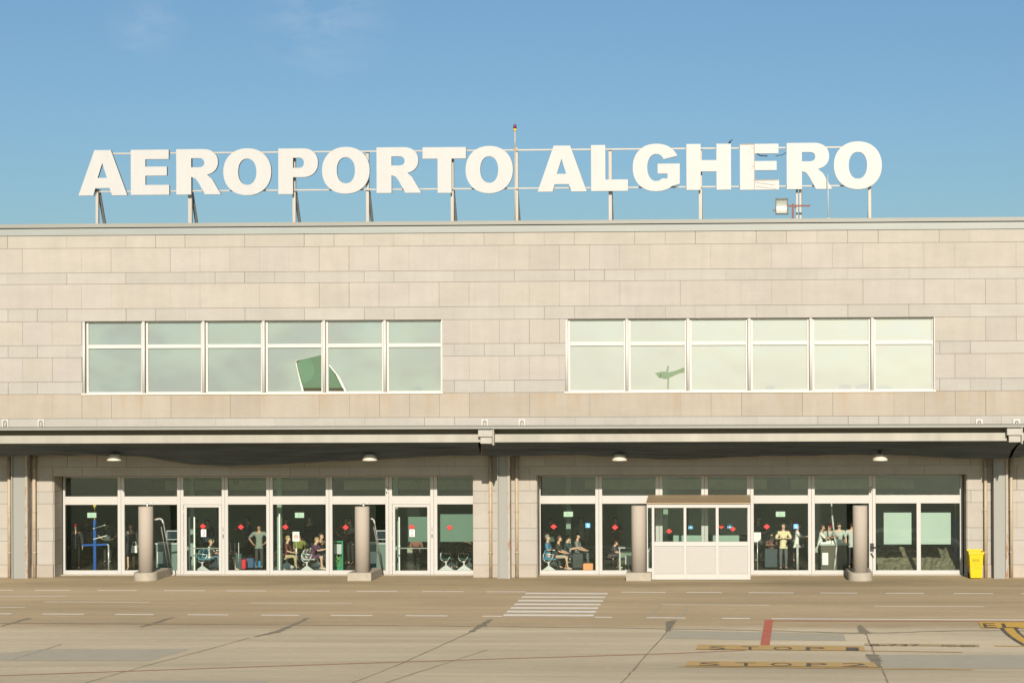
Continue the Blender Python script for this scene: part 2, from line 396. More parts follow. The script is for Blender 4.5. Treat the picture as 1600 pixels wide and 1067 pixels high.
# stand markings
gpoly('stop_marking', [(1088, 1014.5), (1090, 1007.2), (1349, 1009.6), (1352, 1017)], PYEL, .016)
gpoly('stop_marking', [(1071, 1040.4), (1074, 1033), (1365, 1035), (1372, 1042.6)], PYEL, .016)
strip('stop_line', [(1340, 1016.4, 1504, 1018.8)], .12, PYEL, .012)
strip('stop_line', [(1060, 1041.2, 1519, 1046)], .14, PYEL, .012)
def gt(name, s, x0, x1, yb, yt, m, z=.020, sk=0):
    return struct(wtext(name, s, m, (G(x0, yb, z), G(x1, yb+.3, z), G(x0+sk, yt, z))))
for s, a, b in (('S', 1108, 1134), ('T', 1159, 1185), ('O', 1208, 1238), ('P', 1259, 1289), ('1', 1322, 1342)):
    t = (a-1088)/260*2.2
    gt('stop_lettering', s, a, b, 1013.4+t, 1008.6+t, PBLK)
for s, a, b in (('S', 1092, 1126), ('T', 1149, 1182), ('O', 1204, 1238), ('P', 1260, 1293), ('2', 1315, 1357)):
    t = (a-1072)/300*2.0
    gt('stop_lettering', s, a, b, 1038.8+t, 1033.8+t, PBLK)
strip('aircraft_type_marking', [(1351, 1006.6, 1530, 1008.6)], .42, paint_mat('ghost_yellow', (.50, .37, .17), .6), .012)
gt('aircraft_type_lettering', 'B-737', 1359, 1438, 1008.2, 1005.6, PBLK, .018)
gt('aircraft_type_lettering', 'MD-800', 1472, 1524, 1009.4, 1006.8, PBLK, .018)
gpoly('stand_number_marking', [(1534, 981), (1529, 971.8), (1700, 973), (1708, 982)], PYELB, .016)
gt('stand_number_lettering', 'E', 1538, 1558, 979.6, 973, PBLK, .022, -3)
gt('stand_number_lettering', 'L', 1567, 1592, 980, 973.4, PBLK, .022, -3)
cl = [(1562, 981), (1568, 988), (1575, 994), (1585, 1001), (1597, 1008), (1625, 1019)]
crr = [(1589, 981), (1594, 988), (1601, 994), (1612, 1001), (1627, 1008), (1660, 1019)]
bm = B(); bm2 = B()
for i in range(5):
    q = [G(*cl[i]), G(*crr[i]), G(*crr[i+1]), G(*cl[i+1])]
    poly(bm2, [(p.x, p.y, .010) for p in q])
    def lp(a, b, t): return a+(b-a)*t
    poly(bm, [(p.x, p.y, .014) for p in (lp(q[0], q[1], .22), lp(q[0], q[1], .78), lp(q[3], q[2], .78), lp(q[3], q[2], .22))])
struct(obj('taxi_line_border', bm2, PBLK)); struct(obj('taxi_line', bm, PYELB))
strip('yellow_service_line', [(1553, 1009, 1700, 1010.4)], .13, PYELB, .012)
# patches, joints, cracks
gpoly('tarmac_patch', [(-60, 1030), (60, 1013.5), (297, 1013.8), (232, 1032), (-60, 1031)], PATCH, .004)
gpoly('tarmac_patch', [(1046, 984.5), (1318, 990), (1322, 1001), (1038, 997)], PATCH, .004)
gpoly('tarmac_patch', [(1367, 1022.5), (1700, 1023), (1700, 1044), (1385, 1043.5)], PATCH, .004)
gpoly('tarmac_patch', [(170, 1068), (212, 1061.5), (420, 1063), (380, 1080), (150, 1080)], PATCH, .004)
gcrack('long_crack', [(-100, 972.5, 1), (400, 975.6, .6), (800, 978.6, .8), (1160, 984, 1), (1350, 989, 1.6), (1500, 985, 1.2), (1700, 985.5, .8)], .09, JOINT, .0065, 3, .06)
gcrack('filled_joint', [(0, 978.5, .4), (46, 965.4, 1)], .18, TAR, .006, 4, .02)
gcrack('filled_joint', [(220, 979.6, .4), (245, 972, 1), (270, 964.2, .5)], .18, TAR, .006, 5, .02)
gcrack('filled_joint', [(398, 994.5, .6), (430, 987.5, 1.5), (447, 981, 1), (481, 965.2, .8)], .16, TAR, .006, 6, .02)
gcrack('filled_joint', [(735, 987, .7), (752, 977, 1), (767, 967, .7)], .22, TAR, .006, 7, .02)
gcrack('filled_joint', [(1042, 987.5, .3), (1046, 979, 1.2), (1048, 971, 1.2), (1058, 968.6, .3)], .20, TAR, .006, 8, .02)
gcrack('filled_joint', [(1343, 976, .4), (1348, 985, 1), (1353, 989.5, 1.6)], .26, TAR, .006, 9, .02)
gcrack('filled_joint', [(1362, 1022, 1.6), (1368, 1031, 1.5), (1372, 1040, .7), (1380, 1045, .5)], .18, TAR, .006, 10, .02)
for k, pts in enumerate(([(735, 987), (630, 1035), (550, 1067), (480, 1098)], [(1042, 987), (990, 1046), (968, 1070), (940, 1100)], [(1353, 990), (1366, 1020), (1388, 1067), (1400, 1095)],
                         [(390, 996), (335, 1011.5), (235, 1038), (135, 1066), (60, 1090)], [(760, 1015), (600, 1067), (560, 1080)], [(96, 1006), (75, 1013), (20, 1030)])):
    gcrack('concrete_joint', [(a, b, 1) for a, b in pts], .035, JOINT, .0055, 20+k, .015)

# ------------------------------------------------------------------ the terminal
T = thing('terminal_building', 'long two storey airport terminal clad in beige and grey granite slabs', 'building')
XL, XR = PX(83-775*1.0)-8, 22.0
rows_px = [369, 388.5, 427, 444.5, 483, 502.7, 540, 559, 597, 616, 654, 673, 712, 730, 768, 787, 825.5, 845, 882]
RZ = [PZ(y, 0, 60) for y in rows_px]+[0.0]
WZ = (RZ[5], RZ[9])
UW = [(PX(128.5, 0, 560), PX(691, 0, 560)), (PX(883, 0, 560), PX(1461, 0, 560))]
HEADZ = PZ(742.5, 0, 800)
LW = [(PX(83), PX(740)), (PX(838), PX(1511.5))]
holes = [(a, b, WZ[1], WZ[0]) for a, b in UW]+[(a, b, -1, HEADZ) for a, b in LW]
def sub(rect, hs):
    out = [rect]
    for h in hs:
        nx = []
        for r in out:
            x0, x1, z0, z1 = r; a, b, c, d = h
            if b <= x0+1e-4 or a >= x1-1e-4 or d <= z0+1e-4 or c >= z1-1e-4: nx.append(r); continue
            if a > x0: nx.append((x0, a, z0, z1))
            if b < x1: nx.append((b, x1, z0, z1))
            m0, m1 = max(a, x0), min(b, x1)
            if c > z0: nx.append((m0, m1, z0, c))
            if d < z1: nx.append((m0, m1, d, z1))
        out = nx
    return [r for r in out if r[1]-r[0] > .02 and r[3]-r[2] > .02]
rnd = random.Random(11)
bm = B(); tl = bm.loops.layers.float_color.new('tint')
PITCH = PX(1190, 0, 430)-PX(1142.5, 0, 430)
xt0 = PX(35, 0, 420); xn0 = PX(58, 0, 380)
for ri in range(len(RZ)-1):
    z1, z0 = RZ[ri], RZ[ri+1]
    tall = ri % 2 == 1
    if ri == len(RZ)-2: tall = False
    x = (xt0 if tall else xn0)-PITCH*30
    while x < XR:
        x1 = x+PITCH
        if rnd.random() < (.22 if tall else .34): x1 += PITCH
        g = rnd.choice((.003, .004, .006, .014)) if tall else rnd.choice((.003, .006, .018))
        if tall: c = Vector((.382, .356, .320))*rnd.uniform(.975, 1.022); c.z *= rnd.uniform(.975, 1.02)
        else: c = Vector((.376, .359, .325))*rnd.uniform(.955, 1.03)
        if ri == 0: c = Vector((.38, .357, .312))*rnd.uniform(.96, 1.03)
        if ri == 9: c = Vector((.365, .325, .27))*rnd.uniform(.95, 1.04)
        if ri == len(RZ)-2: c = Vector((.38, .34, .29))*rnd.uniform(.92, 1.05)
        if rnd.random() < .05: c *= .96
        pr = .045 if ri == len(RZ)-2 else rnd.uniform(0, .0025)
        for (a, b, c0, c1) in sub((max(x+g/2, XL), min(x1-g/2, XR), z0+.005, z1-.005), holes):
            if b <= a: continue
            for f in bx(bm, a, b, -pr, .05, c0, c1):
                for l in f.loops: l[tl] = (c.x, c.y, c.z, 1)
        x = x1
obj('stone_cladding', bm, GRAN, T)
bm = B(); tl = bm.loops.layers.float_color.new('tint')
def tb(c, *a):
    for f in bx(bm, *a):
        for l in f.loops: l[tl] = (*c, 1)
JC = (.26, .23, .18)
for (a, b, c0, c1) in sub((XL, XR, HEADZ, RZ[0]), holes): tb(JC, a, b, .05, .40, c0, c1)
for (a, b, c0, c1) in sub((XL, XR, 0, HEADZ), holes): tb((.35, .315, .265), a, b, .05, 1.05, c0, c1)
tb((.4, .36, .3), XL, XR, .40, 1.05, HEADZ, HEADZ+.25)
obj('wall', bm, GRAN, T)
# jamb slabs with their joints
bm = B(); tl = bm.loops.layers.float_color.new('tint')
bm.free()
for (a, b) in LW:
    for X, s in ((a, 1), (b, -1)):
        bm = B(); tl = bm.loops.layers.float_color.new('tint')
        for ri in range(13, len(RZ)-1):
            z1, z0 = min(RZ[ri], HEADZ), RZ[ri+1]
            if z1-z0 < .05: continue
            c = Vector((.37, .335, .285))*rnd.uniform(.93, 1.05)
            for f in bx(bm, X, X+s*.03, .052, .90, z0+.005, z1-.005):
                for l in f.loops: l[tl] = (*c, 1)
        obj('jamb_lining', bm, GRAN, T)
# parapet flashing, roof
TOPL = PZ(351, 0, 0)
bm = B()
bx(bm, XL, XR, -.04, .45, RZ[0]+.012, PZ(358.6, 0, 0))
obj('parapet_band', bm, FLASH, T)
bm = B(); bx(bm, XL, XR, -.065, .50, PZ(358.6, 0, 0)+.038, TOPL)
x = XL+1.3
while x < XR:
    bx(bm, x, x+.05, -.068, .503, PZ(358.6, 0, 0)+.037, TOPL+.002); x += 3.06
obj('parapet_cap', bm, FLASHD, T)
bm = B(); bx(bm, XL, XR, .40, .42, PZ(358.6, 0, 0), PZ(358.6, 0, 0)+.02)
bx(bm, XL+.1, XR-.1, .50, 16, TOPL-.9, TOPL-.7); obj('roof', bm, BEAMD, T)
# floor slab, side and rear walls of the hall
bm = B(); bx(bm, XL, XR, 1.05, 14, 3.95, 4.25); obj('hall_ceiling', bm, HCEIL, T)
bm = B(); bx(bm, XL, XR, 14, 14.3, 0, TOPL-.9); bx(bm, XL, XL+.3, 1.05, 14, 0, TOPL-.9); bx(bm, XR-.3, XR, 1.05, 14, 0, TOPL-.9)
px_ = PX(787, 7)
bx(bm, px_-.15, px_+.15, 1.05, 14, 0, 3.95)
obj('hall_wall', bm, HWALL, T)
bm = B(); poly(bm, [(XL, .98, .012), (XR, .98, .012), (XR, 14, .012), (XL, 14, .012)])
struct(obj('hall_floor', bm, HFLOOR))
# hall fittings seen through the transoms: ceiling beams / ducts and a pale header on the rear wall
for a, b in ((-24, -18), (-16.5, -10.5), (-6.5, 1), (2, 7)):
    bm = B(); bx(bm, a, b, 9.6, 9.9, 2.75, 3.15); obj('header_band', bm, mat('pale_green_header', (.60, .66, .50), .6, var=.1), T)
bm = B()
for i in range(9): bx(bm, XL+2+i*4.4, XL+2.5+i*4.4, 2.0, 13, 3.75, 3.949)
obj('ceiling_duct', bm, mat('duct_grey', (.10, .12, .11), .6), T)
for k, a in enumerate((-22.5, -19.2, -13.5, -5.0, -1.2, 2.6, 5.2)):
    bm = B(); y_ = (8.0, 9.2, 7.4)[k % 3]; bx(bm, a, a+(1.1, 1.9, .5)[k % 3], y_, y_+.3, 0, 2.7)
    obj('rear_partition', bm, mat('partition_%s' % ('green', 'dark', 'pale')[k % 3], ((.20, .27, .20), (.04, .06, .05), (.38, .42, .34))[k % 3], .6), T)

for k, (x, Y) in enumerate(((300, 5.2), (436, 2.2), (618, 2.4), (888, 4.6), (1040, 3.0))):
    X = PX(x, Y); bm = B(); bx(bm, X-.09, X+.09, Y, Y+.18, .014, 3.94); obj('hall_pillar', bm, mat('pillar_pale_green', (.24, .33, .28), .5), T)
# ---- upper windows
def upper_bank(a, b, tubes, y_top, y_bot, y_b0, y_b1, x_mid, tear):
    n = len(tubes)
    ed = [PX(t, 0, 560) for t in tubes]+[b+.04]
    for i in range(n):
        x0 = ed[i]+.045; x1 = ed[i+1]-.045 if i < n-1 else b-.0
        zt, zb = WZ[0]-.002, WZ[1]+.002
        ty, tz0, tz1 = .20, PZ(y_b1, .2, x_mid), PZ(y_b0, .2, x_mid)
        bm = B(); fw = .085
        bx(bm, x0, x0+fw, .16, .26, zb, zt); bx(bm, x1-fw, x1, .16, .26, zb, zt)
        bx(bm, x0+fw, x1-fw, .16, .26, zb, zb+.07); bx(bm, x0+fw, x1-fw, .16, .26, zt-.05, zt)
        bx(bm, x0+fw, x1-fw, .15, .26, tz0, tz1)
        wn = obj('window', bm, WHITE2, T, .008)
        bm = B()
        for c0, c1 in ((zb+.07, tz0), (tz1, zt-.05)): poly(bm, [(x0+fw, .21, c0), (x1-fw, .21, c0), (x1-fw, .21, c1), (x0+fw, .21, c1)])
        obj('pane', bm, GLSU, wn)
        bm = B()
        for c0, c1 in ((zb+.07, tz0), (tz1, zt-.05)): poly(bm, [(x0+fw, .222, c0), (x1-fw, .222, c0), (x1-fw, .222, c1), (x0+fw, .222, c1)])
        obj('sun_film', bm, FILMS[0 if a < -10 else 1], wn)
        bm = B(); xx = ed[i] if i else a+.05
        tube(bm, (xx, .03, zb+.03), (xx, .03, zt-.01), .055, n=16)
        obj('post', bm, WHITE2, wn)
        if i == n-1:
            bm = B(); bx(bm, x1-.0, b-.001, .02, .24, zb, zt) if b-x1 > .02 else None
            bx(bm, b-.035, b-.002, .01, .158, zb+.03, zt); obj('end_post', bm, WHITE2, wn)
        for pts, m in tear.get(i, []):
            bm = B(); poly(bm, [(q.x, .2195 if m is not TEAR2 else .2185, q.z) for q in (P(*p, .2195) for p in pts)]); obj('torn_film', bm, m, wn)
    bm = B(); bx(bm, a+.002, b-.002, -.045, .155, WZ[1]+.004, WZ[1]+.028); bx(bm, a-.02, b+.02, -.05, -.035, WZ[1]-.03, WZ[1]+.028)
    obj('window_sill', bm, mat('cream_sill', (.78, .68, .54), .45, var=.05), T)
    bm = B(); bx(bm, a, b, .27, .40, WZ[1], WZ[0]); obj('blind_backing', bm, mat('pale_backing', (.35, .38, .34), .8), T)
def film_mat(c1, c2):
    m = bpy.data.materials.new('sun_film'); m.use_nodes = True
    t = m.node_tree; b = t.nodes['Principled BSDF']; b.inputs['Roughness'].default_value = .33
    b.inputs['Specular IOR Level'].default_value = .9
    tc = t.nodes.new('ShaderNodeTexCoord'); mp = t.nodes.new('ShaderNodeMapping'); mp.inputs['Scale'].default_value = (.28, 1, .5)
    n = t.nodes.new('ShaderNodeTexNoise'); n.inputs['Scale'].default_value = 1.4; n.inputs['Detail'].default_value = 2
    t.links.new(tc.outputs['Object'], mp.inputs[0]); t.links.new(mp.outputs[0], n.inputs['Vector'])
    r = t.nodes.new('ShaderNodeMapRange'); r.inputs[1].default_value = .42; r.inputs[2].default_value = .58
    t.links.new(n.outputs['Fac'], r.inputs[0])
    q = t.nodes.new('ShaderNodeMix'); q.data_type = 'RGBA'; q.inputs[6].default_value = c1; q.inputs[7].default_value = c2
    t.links.new(r.outputs[0], q.inputs[0])
    oi = t.nodes.new('ShaderNodeObjectInfo'); r2 = t.nodes.new('ShaderNodeMapRange'); r2.inputs[3].default_value = .93; r2.inputs[4].default_value = 1.06
    t.links.new(oi.outputs['Random'], r2.inputs[0]); v = t.nodes.new('ShaderNodeVectorMath'); v.operation = 'SCALE'
    t.links.new(q.outputs[2], v.inputs[0]); t.links.new(r2.outputs[0], v.inputs['Scale']); t.links.new(v.outputs[0], b.inputs['Base Color'])
    return m
FILMS = [film_mat((.195, .238, .250, 1), (.232, .300, .288, 1)), film_mat((.305, .333, .338, 1), (.315, .355, .350, 1))]  # left bank, then right bank: same film, sun glare put into its paler colour
TEAR = mat('green_glass_bare', (.02, .105, .055), .3, var=.1, scale=1.2)
TEAR2 = mat('green_glass_light', (.035, .15, .085), .3, var=.1, scale=1.2)
TEARW = mat('curled_film_edge', (.85, .84, .78), .5)
TEARN = mat('blue_green_bare', (.01, .05, .05), .3)
t1 = {3: [([(462.5, 564), (478, 560.5), (502.5, 554.5), (502.5, 611), (475, 611), (470, 595), (466, 580)], TEAR),
          ([(484, 560), (490, 570), (491.5, 580), (488, 590), (480, 597), (472, 598), (468, 585), (463.5, 566)], TEAR2),
          ([(462, 563), (478, 565), (480, 566.6), (463, 566)], TEARW),
          ([(462, 566), (464, 566), (474.5, 610.5), (471.5, 610.5)], TEARW),
          ([(473, 606), (502.5, 606), (502.5, 611), (475, 611)], TEARN)],
      4: [([(514, 571), (525, 585), (538, 611), (514, 611)], TEAR),
          ([(514, 571), (515, 570), (531, 590), (541, 611), (538, 611), (527, 591)], TEARW),
          ([(514, 606), (536, 606), (538.5, 611), (514, 611)], TEARN)]}
upper_bank(UW[0][0], UW[0][1], [130.7, 224, 317.5, 411.5, 506, 601], 508, 613, 537.6, 543.5, 400, t1)
TG = mat('green_glass_thin', (.06, .15, .085), .3, var=.15, scale=4)
t2 = {1: [([(1023.5, 583), (1028, 582), (1033, 580.5), (1040, 580.5), (1045, 581.5), (1052, 580), (1059, 578), (1066, 575), (1069.5, 573.5), (1069.5, 582), (1062, 583), (1055, 586), (1049, 589), (1043, 592), (1036, 592), (1033, 590), (1030, 591), (1027, 587)], TG),
          ([(1041, 580.7), (1043, 571), (1045.4, 571), (1044.4, 580.9)], TG), ([(1043, 591.5), (1045.5, 591), (1044.6, 608), (1042.6, 608)], TG),
          ([(1031, 585), (1032.5, 584), (1033, 590), (1031.6, 590)], TEARW)]}
upper_bank(UW[1][0], UW[1][1], [885, 979.5, 1075, 1170.7, 1267, 1363], 503, 610, 533, 539, 1170, t2)

# ---- lower glazing
FY = .95
def zf(y, x): return P(x, y, FY).z
def sticker(par, kind, x, y, Y=FY-.001):
    bm = B(); c = P(x, y, Y)
    if kind == 'd':
        s = .115; poly(bm, [(c.x-s, Y-.008, c.z), (c.x, Y-.008, c.z-s*.85), (c.x+s, Y-.008, c.z), (c.x, Y-.008, c.z+s*.85)])
        o = obj('sticker', bm, RED, par, label='red diamond sticker')
        bm = B(); s = .035; poly(bm, [(c.x-s*.3, Y-.011, c.z-s*.6), (c.x+s, Y-.011, c.z+s*.2), (c.x+s*.2, Y-.011, c.z+s)])
        bmesh.ops.translate(bm, verts=bm.verts, vec=(0, 0, 0))
    elif kind == 'b':
        s = .085; poly(bm, [(c.x-s, Y-.008, c.z-s), (c.x+s, Y-.008, c.z-s), (c.x+s, Y-.008, c.z+s), (c.x-s, Y-.008, c.z+s)])
        obj('sticker', bm, BLUEV, par, label='small blue square sticker')
        bm = B(); bx(bm, c.x-.012, c.x+.012, Y-.013, Y-.010, c.z-.02, c.z+.05); bx(bm, c.x-.012, c.x+.045, Y-.013, Y-.010, c.z-.05, c.z-.025)
        obj('symbol', bm, PAPER, par)
        return
    else:
        bx(bm, c.x-.095, c.x+.095, Y-.012, Y-.006, c.z-.135, c.z+.135)
        obj('number_card', bm, PAPER, par, label='white card with the red number '+kind)
        wtext('number', kind, mat('card_red', (.5, .03, .04), .6), ((c.x-.045, Y-.016, c.z-.095), (c.x+.05, Y-.016, c.z-.095), (c.x-.045, Y-.016, c.z+.095)), par)
        return
    bm.free()
def panel(x0, x1, g0, g1, xm, ys, door=False, split=None, extra=()):
    """one bay of the glass front: x0,x1 outer edges of its frame, g0,g1 edges of its glass (photo px)"""
    X0, X1, A, Bq = PX(x0, FY)+.004, PX(x1, FY)-.004, PX(g0, FY), PX(g1, FY)
    zt, zg1, zb1, zb0, zg0 = [zf(y, xm) for y in ys]; z0 = .02
    zt = min(zt, HEADZ-.003)
    bm = B(); f0, f1 = FY-.05, FY+.06
    bx(bm, X0, A, f0, f1, z0, zt); bx(bm, Bq, X1, f0, f1, z0, zt)
    bx(bm, A, Bq, f0+.01, f1, zg1, zt); bx(bm, A, Bq, f0-.006, f1, zb0, zb1); 
    if split:
        s0, s1 = PX(split[0], FY), PX(split[1], FY); bx(bm, s0, s1, f0+.004, f1, z0, zb0)
    if not door: bx(bm, A, Bq, f0-.003, f1, z0, zg0)
    wn = obj('window' if not door else 'doorway', bm, WHITE, T, .006)
    bm = B(); poly(bm, [(A, FY+.01, zb1), (Bq, FY+.01, zb1), (Bq, FY+.01, zg1), (A, FY+.01, zg1)]); obj('transom_pane', bm, GLST, wn)
    if not door:
        bm = B(); poly(bm, [(A, FY+.01, zg0), (Bq, FY+.01, zg0), (Bq, FY+.01, zb0), (A, FY+.01, zb0)]); obj('pane', bm, GLS, wn)
        par = wn
    else:
        d0, d1 = PX(door[0], FY), PX(door[1], FY); zt2, zl = zf(792.2, xm), zf(891, xm)
        bm = B(); y0, y1 = FY-.035, FY+.02
        bx(bm, A+.01, d0, y0, y1, z0, zb0-.008); bx(bm, d1, Bq-.01, y0, y1, z0, zb0-.008)
        bx(bm, d0, d1, y0, y1, zt2, zb0-.008); bx(bm, d0, d1, y0, y1, z0, zl)
        for hz in (.35, 1.3, 2.3): tube(bm, (A+.012, y0-.012, hz), (A+.012, y0-.012, hz+.12), .012, n=6)
        wd = obj('door', bm, WHITE, T, .005)
        bm = B(); poly(bm, [(d0, FY, zl), (d1, FY, zl), (d1, FY, zt2), (d0, FY, zt2)]); obj('pane', bm, GLS, wd)
        bm = B(); zb = zf(856.5, xm); bar(bm, (d0+.02, FY+.09, zb), (d1+.09, FY+.09, zb), .035, .05)
        for q in (d0+.02, d1+.05): bx(bm, q-.03, q+.03, FY+.022, FY+.12, zb-.07, zb+.07)
        obj('push_bar', bm, mat('push_bar_grey', (.30, .33, .31), .35, .5), wd)
        par = wd
    if door:
        bm = B(); bx(bm, X1-.075, X1-.045, f0-.02, f0-.001, 1.38, 1.52); obj('key_plate', bm, BLACK, wn)
        bm = B(); bx(bm, X1-.07, X1-.05, f0-.02, f0-.001, 1.62, 1.78); obj('card_reader', bm, BRACE, wn)
    for k, a, b in extra: sticker(par, k, a, b)
    return wn
YA = (743.6, 745.6, 774.9, 787.8, 890.5)
e = [99, 189.7, 282.3, 351.8, 421.6, 514.5, 607.8, 678, 741.5]
g = [(102.4, 184.5), (195, 277.3), (287.2, 347), (356.6, 416.5), (426.7, 509.4), (519.6, 602.6), (613, 672.6), (683.4, 739.6)]
ex = [[], [], [('d', 317, 822), ('3', 318.2, 832.5)], [('d', 376.5, 823)], [('d', 446, 823)], [('d', 540, 823.5)], [('d', 643.2, 823), ('2', 644, 832.5)], [('d', 702.5, 824)]]
W1 = []
for i in range(8):
    W1.append(panel(e[i], e[i+1], *g[i], 420, YA, door={2: (292, 342.2), 6: (617.5, 667.8)}.get(i, False), extra=ex[i]))
YB = (742.2, 744, 773.6, 786.3, 890.5)
e = [841.5, 935.8, 1030, 1101, 1172.5, 1268, 1363, 1504]
g = [(845, 930.4), (941, 1024.5), (1035.3, 1095.8), (1106.3, 1167.3), (1177.6, 1262.5), (1273, 1357.5), (1368, 1499.5)]
ex = [[('d', 865.2, 822.5), ('b', 918.5, 820.5)], [('d', 961, 823.5)], [('d', 1045.5, 829.5), ('b', 1079, 822.5)], [('d', 1127, 822), ('d', 1145, 826), ('b', 1140, 821.5)], [('d', 1198, 822.5), ('b', 1243.5, 822)], [], []]
W2 = []
for i in range(7):
    W2.append(panel(e[i], e[i+1], *g[i], 1170, YB, split=(1432, 1438.5) if i == 6 else None, extra=ex[i]))
# threshold under the glazing
bm = B()
for a, b in LW: bx(bm, a+.03, b-.03, .70, 1.04, .0, .03)
obj('threshold', bm, CONCB, T)
# handle fittings on the right hand entrance
bm = B(); c = P(1362.5, 855, FY)
bx(bm, c.x-.07, c.x+.06, FY-.12, FY-.06, c.z-.12, c.z+.16); tube(bm, (c.x-.05, FY-.12, c.z), (c.x+.28, FY-.14, c.z+.03), .022); tube(bm, (c.x-.05, FY-.1, c.z-.2), (c.x+.05, FY-.12, c.z-.35), .02)
obj('handle', bm, BLACK, W2[5])
# small white CCTV style lugs on the mullion heads
for x, y in ((605, 764), (1361.5, 763)):
    bm = B(); c = P(x, y, FY-.1); tube(bm, (c.x-.02, FY-.07, c.z+.05), (c.x-.03, FY-.2, c.z), .03); tube(bm, (c.x-.03, FY-.2, c.z), (c.x+.0, FY-.22, c.z-.1), .022)
    obj('alarm_sensor', bm, CHROME, T)
# writing inside the transoms
wtext('lettering', 'alguer.it', TEXTG, (P(217, 755.5, FY+.03), P(239.5, 755.3, FY+.03), P(217, 748.6, FY+.03)), W1[1])
bm = B(); c = [P(217, 757.4, FY+.03), P(240, 757.2, FY+.03)]; bx(bm, c[0].x, c[1].x, FY+.028, FY+.032, c[0].z-.008, c[0].z+.008); obj('lettering_rule', bm, TEXTG, W1[1])
wtext('lettering', 'alguer.it', TEXTG, (P(498, 754.5, FY+.09), P(524.5, 754.3, FY+.09), P(498, 747.6, FY+.09)), W1[4])
bm = B()
c = P(232, 775, FY+.03)
pts = [(c.x+.17*math.cos(t*math.pi/12), FY+.03, c.z+.2*math.sin(t*math.pi/12)) for t in range(13)]
path(bm, pts, .007, 5); obj('emblem', bm, TEXTG, W1[1])
for wi, x, y in ((W1[3], 369, 752), (W1[6], 654, 751), (W2[4], 1230, 751)):
    bm = B(); c = P(x, y, FY+.03)
    for r in (.12, .075):
        q = [(c.x-r, FY+.03, c.z), (c.x, FY+.03, c.z-r*.8), (c.x+r, FY+.03, c.z), (c.x, FY+.03, c.z+r*.8), (c.x-r, FY+.03, c.z)]
        path(bm, q, .013, 4)
    obj('emblem', bm, TEXTG, wi)

# ---- canopy
CY = -3.4
def cz(y, Y=CY, x=800): return P(x, y, Y).z
bm = B(); bx(bm, XL, XR, CY+.0, -.052, cz(669.6), cz(669.6)+.07); bx(bm, XL, XR, CY-.52, CY-.0, cz(669.8, CY-.52), cz(666.4, CY-.52))
obj('canopy_roof', bm, FLASHD, T)
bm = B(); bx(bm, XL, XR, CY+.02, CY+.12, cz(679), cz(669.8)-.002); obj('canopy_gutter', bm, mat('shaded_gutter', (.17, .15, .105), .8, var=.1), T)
JX = [PX(x, CY, 680) for x in (-60, 762, 1583)]
segs = [(XL, JX[0]-.3), (JX[0]+.3, JX[1]-.2), (JX[1]+.28, JX[2]-.25), (JX[2]+.28, XR)]
for a, b in segs:
    bm = B(); z0, z1 = cz(690.6, CY-.22), cz(678.2, CY-.22)
    bx(bm, a, b, CY-.22, CY-.20, z0, z1); bx(bm, a, b, CY-.20, CY+.15, z1-.025, z1-.002); bx(bm, a, b, CY-.20, CY+.15, z0, z0+.02)
    bx(bm, a, b, CY-.235, CY-.221, z0, z0+.022)
    q = a+1.7
    while q < b-.5: bx(bm, q, q+.012, CY-.2225, CY-.2195, z0+.022, z1); q += 3.0
    obj('canopy_beam', bm, BEAM, T)
for x in JX:
    bm = B(); z1, z0 = cz(671.5, CY-.5), cz(682, CY-.5)
    bx(bm, x-.27, x+.22, CY-.5, CY+.1, z0, z1); bx(bm, x-.20, x+.20, CY-.42, CY+.1, z0-.24, z0-.002)
    bx(bm, x+.221, x+.27, CY-.46, CY+.0, z0-.30, z1+.12)
    obj('beam_end_box', bm, mat('pale_box', (.36, .345, .31), .6, var=.08), T, .01)
    bm = B(); bar(bm, (x+.05, CY+.1, z0-.1), (x+.12, -.3, z0-.25), .24, .30); obj('canopy_arm', bm, mat('arm_grey', (.38, .37, .33), .6), T)
# canopy lower frame pieces running to the wall
bm = B()
x = XL+1
while x < XR: bx(bm, x, x+.08, CY+.15, -.06, cz(669.6)-.16, cz(669.6)-.003); x += 2.2
obj('canopy_rafter', bm, STEEL, T)
# arched wall brackets over the canopy
for x in (8, 64, 757.5, 815.5, 1530, 1588.5):
    bm = B(); c = P(x, 661, -.05); zb, zt = PZ(669, -.05, x), PZ(654.6, -.05, x); hw = .125; aw = .072
    seg = 8; ins = [(c.x-aw, zb)]+[(c.x-aw*math.cos(math.pi*i/seg), zt-.13+aw*math.sin(math.pi*i/seg)) for i in range(seg+1)]+[(c.x+aw, zb)]
    out = [(c.x-hw, zb), (c.x-hw, zt), (c.x+hw, zt), (c.x+hw, zb)]
    ring = out+ins[::-1]
    f = poly(bm, [(p[0], -.06, p[1]) for p in ring])
    r = bmesh.ops.extrude_face_region(bm, geom=[f]); bmesh.ops.translate(bm, verts=[v for v in r['geom'] if isinstance(v, bmesh.types.BMVert)], vec=(0, .055, 0))
    o = obj('arched_bracket', bm, WHITE, T)
    bm = B(); tube(bm, (c.x, -.045, zb), (c.x, -.045, zt-.1), .045, n=10); obj('bracket_pin', bm, GALV, o)
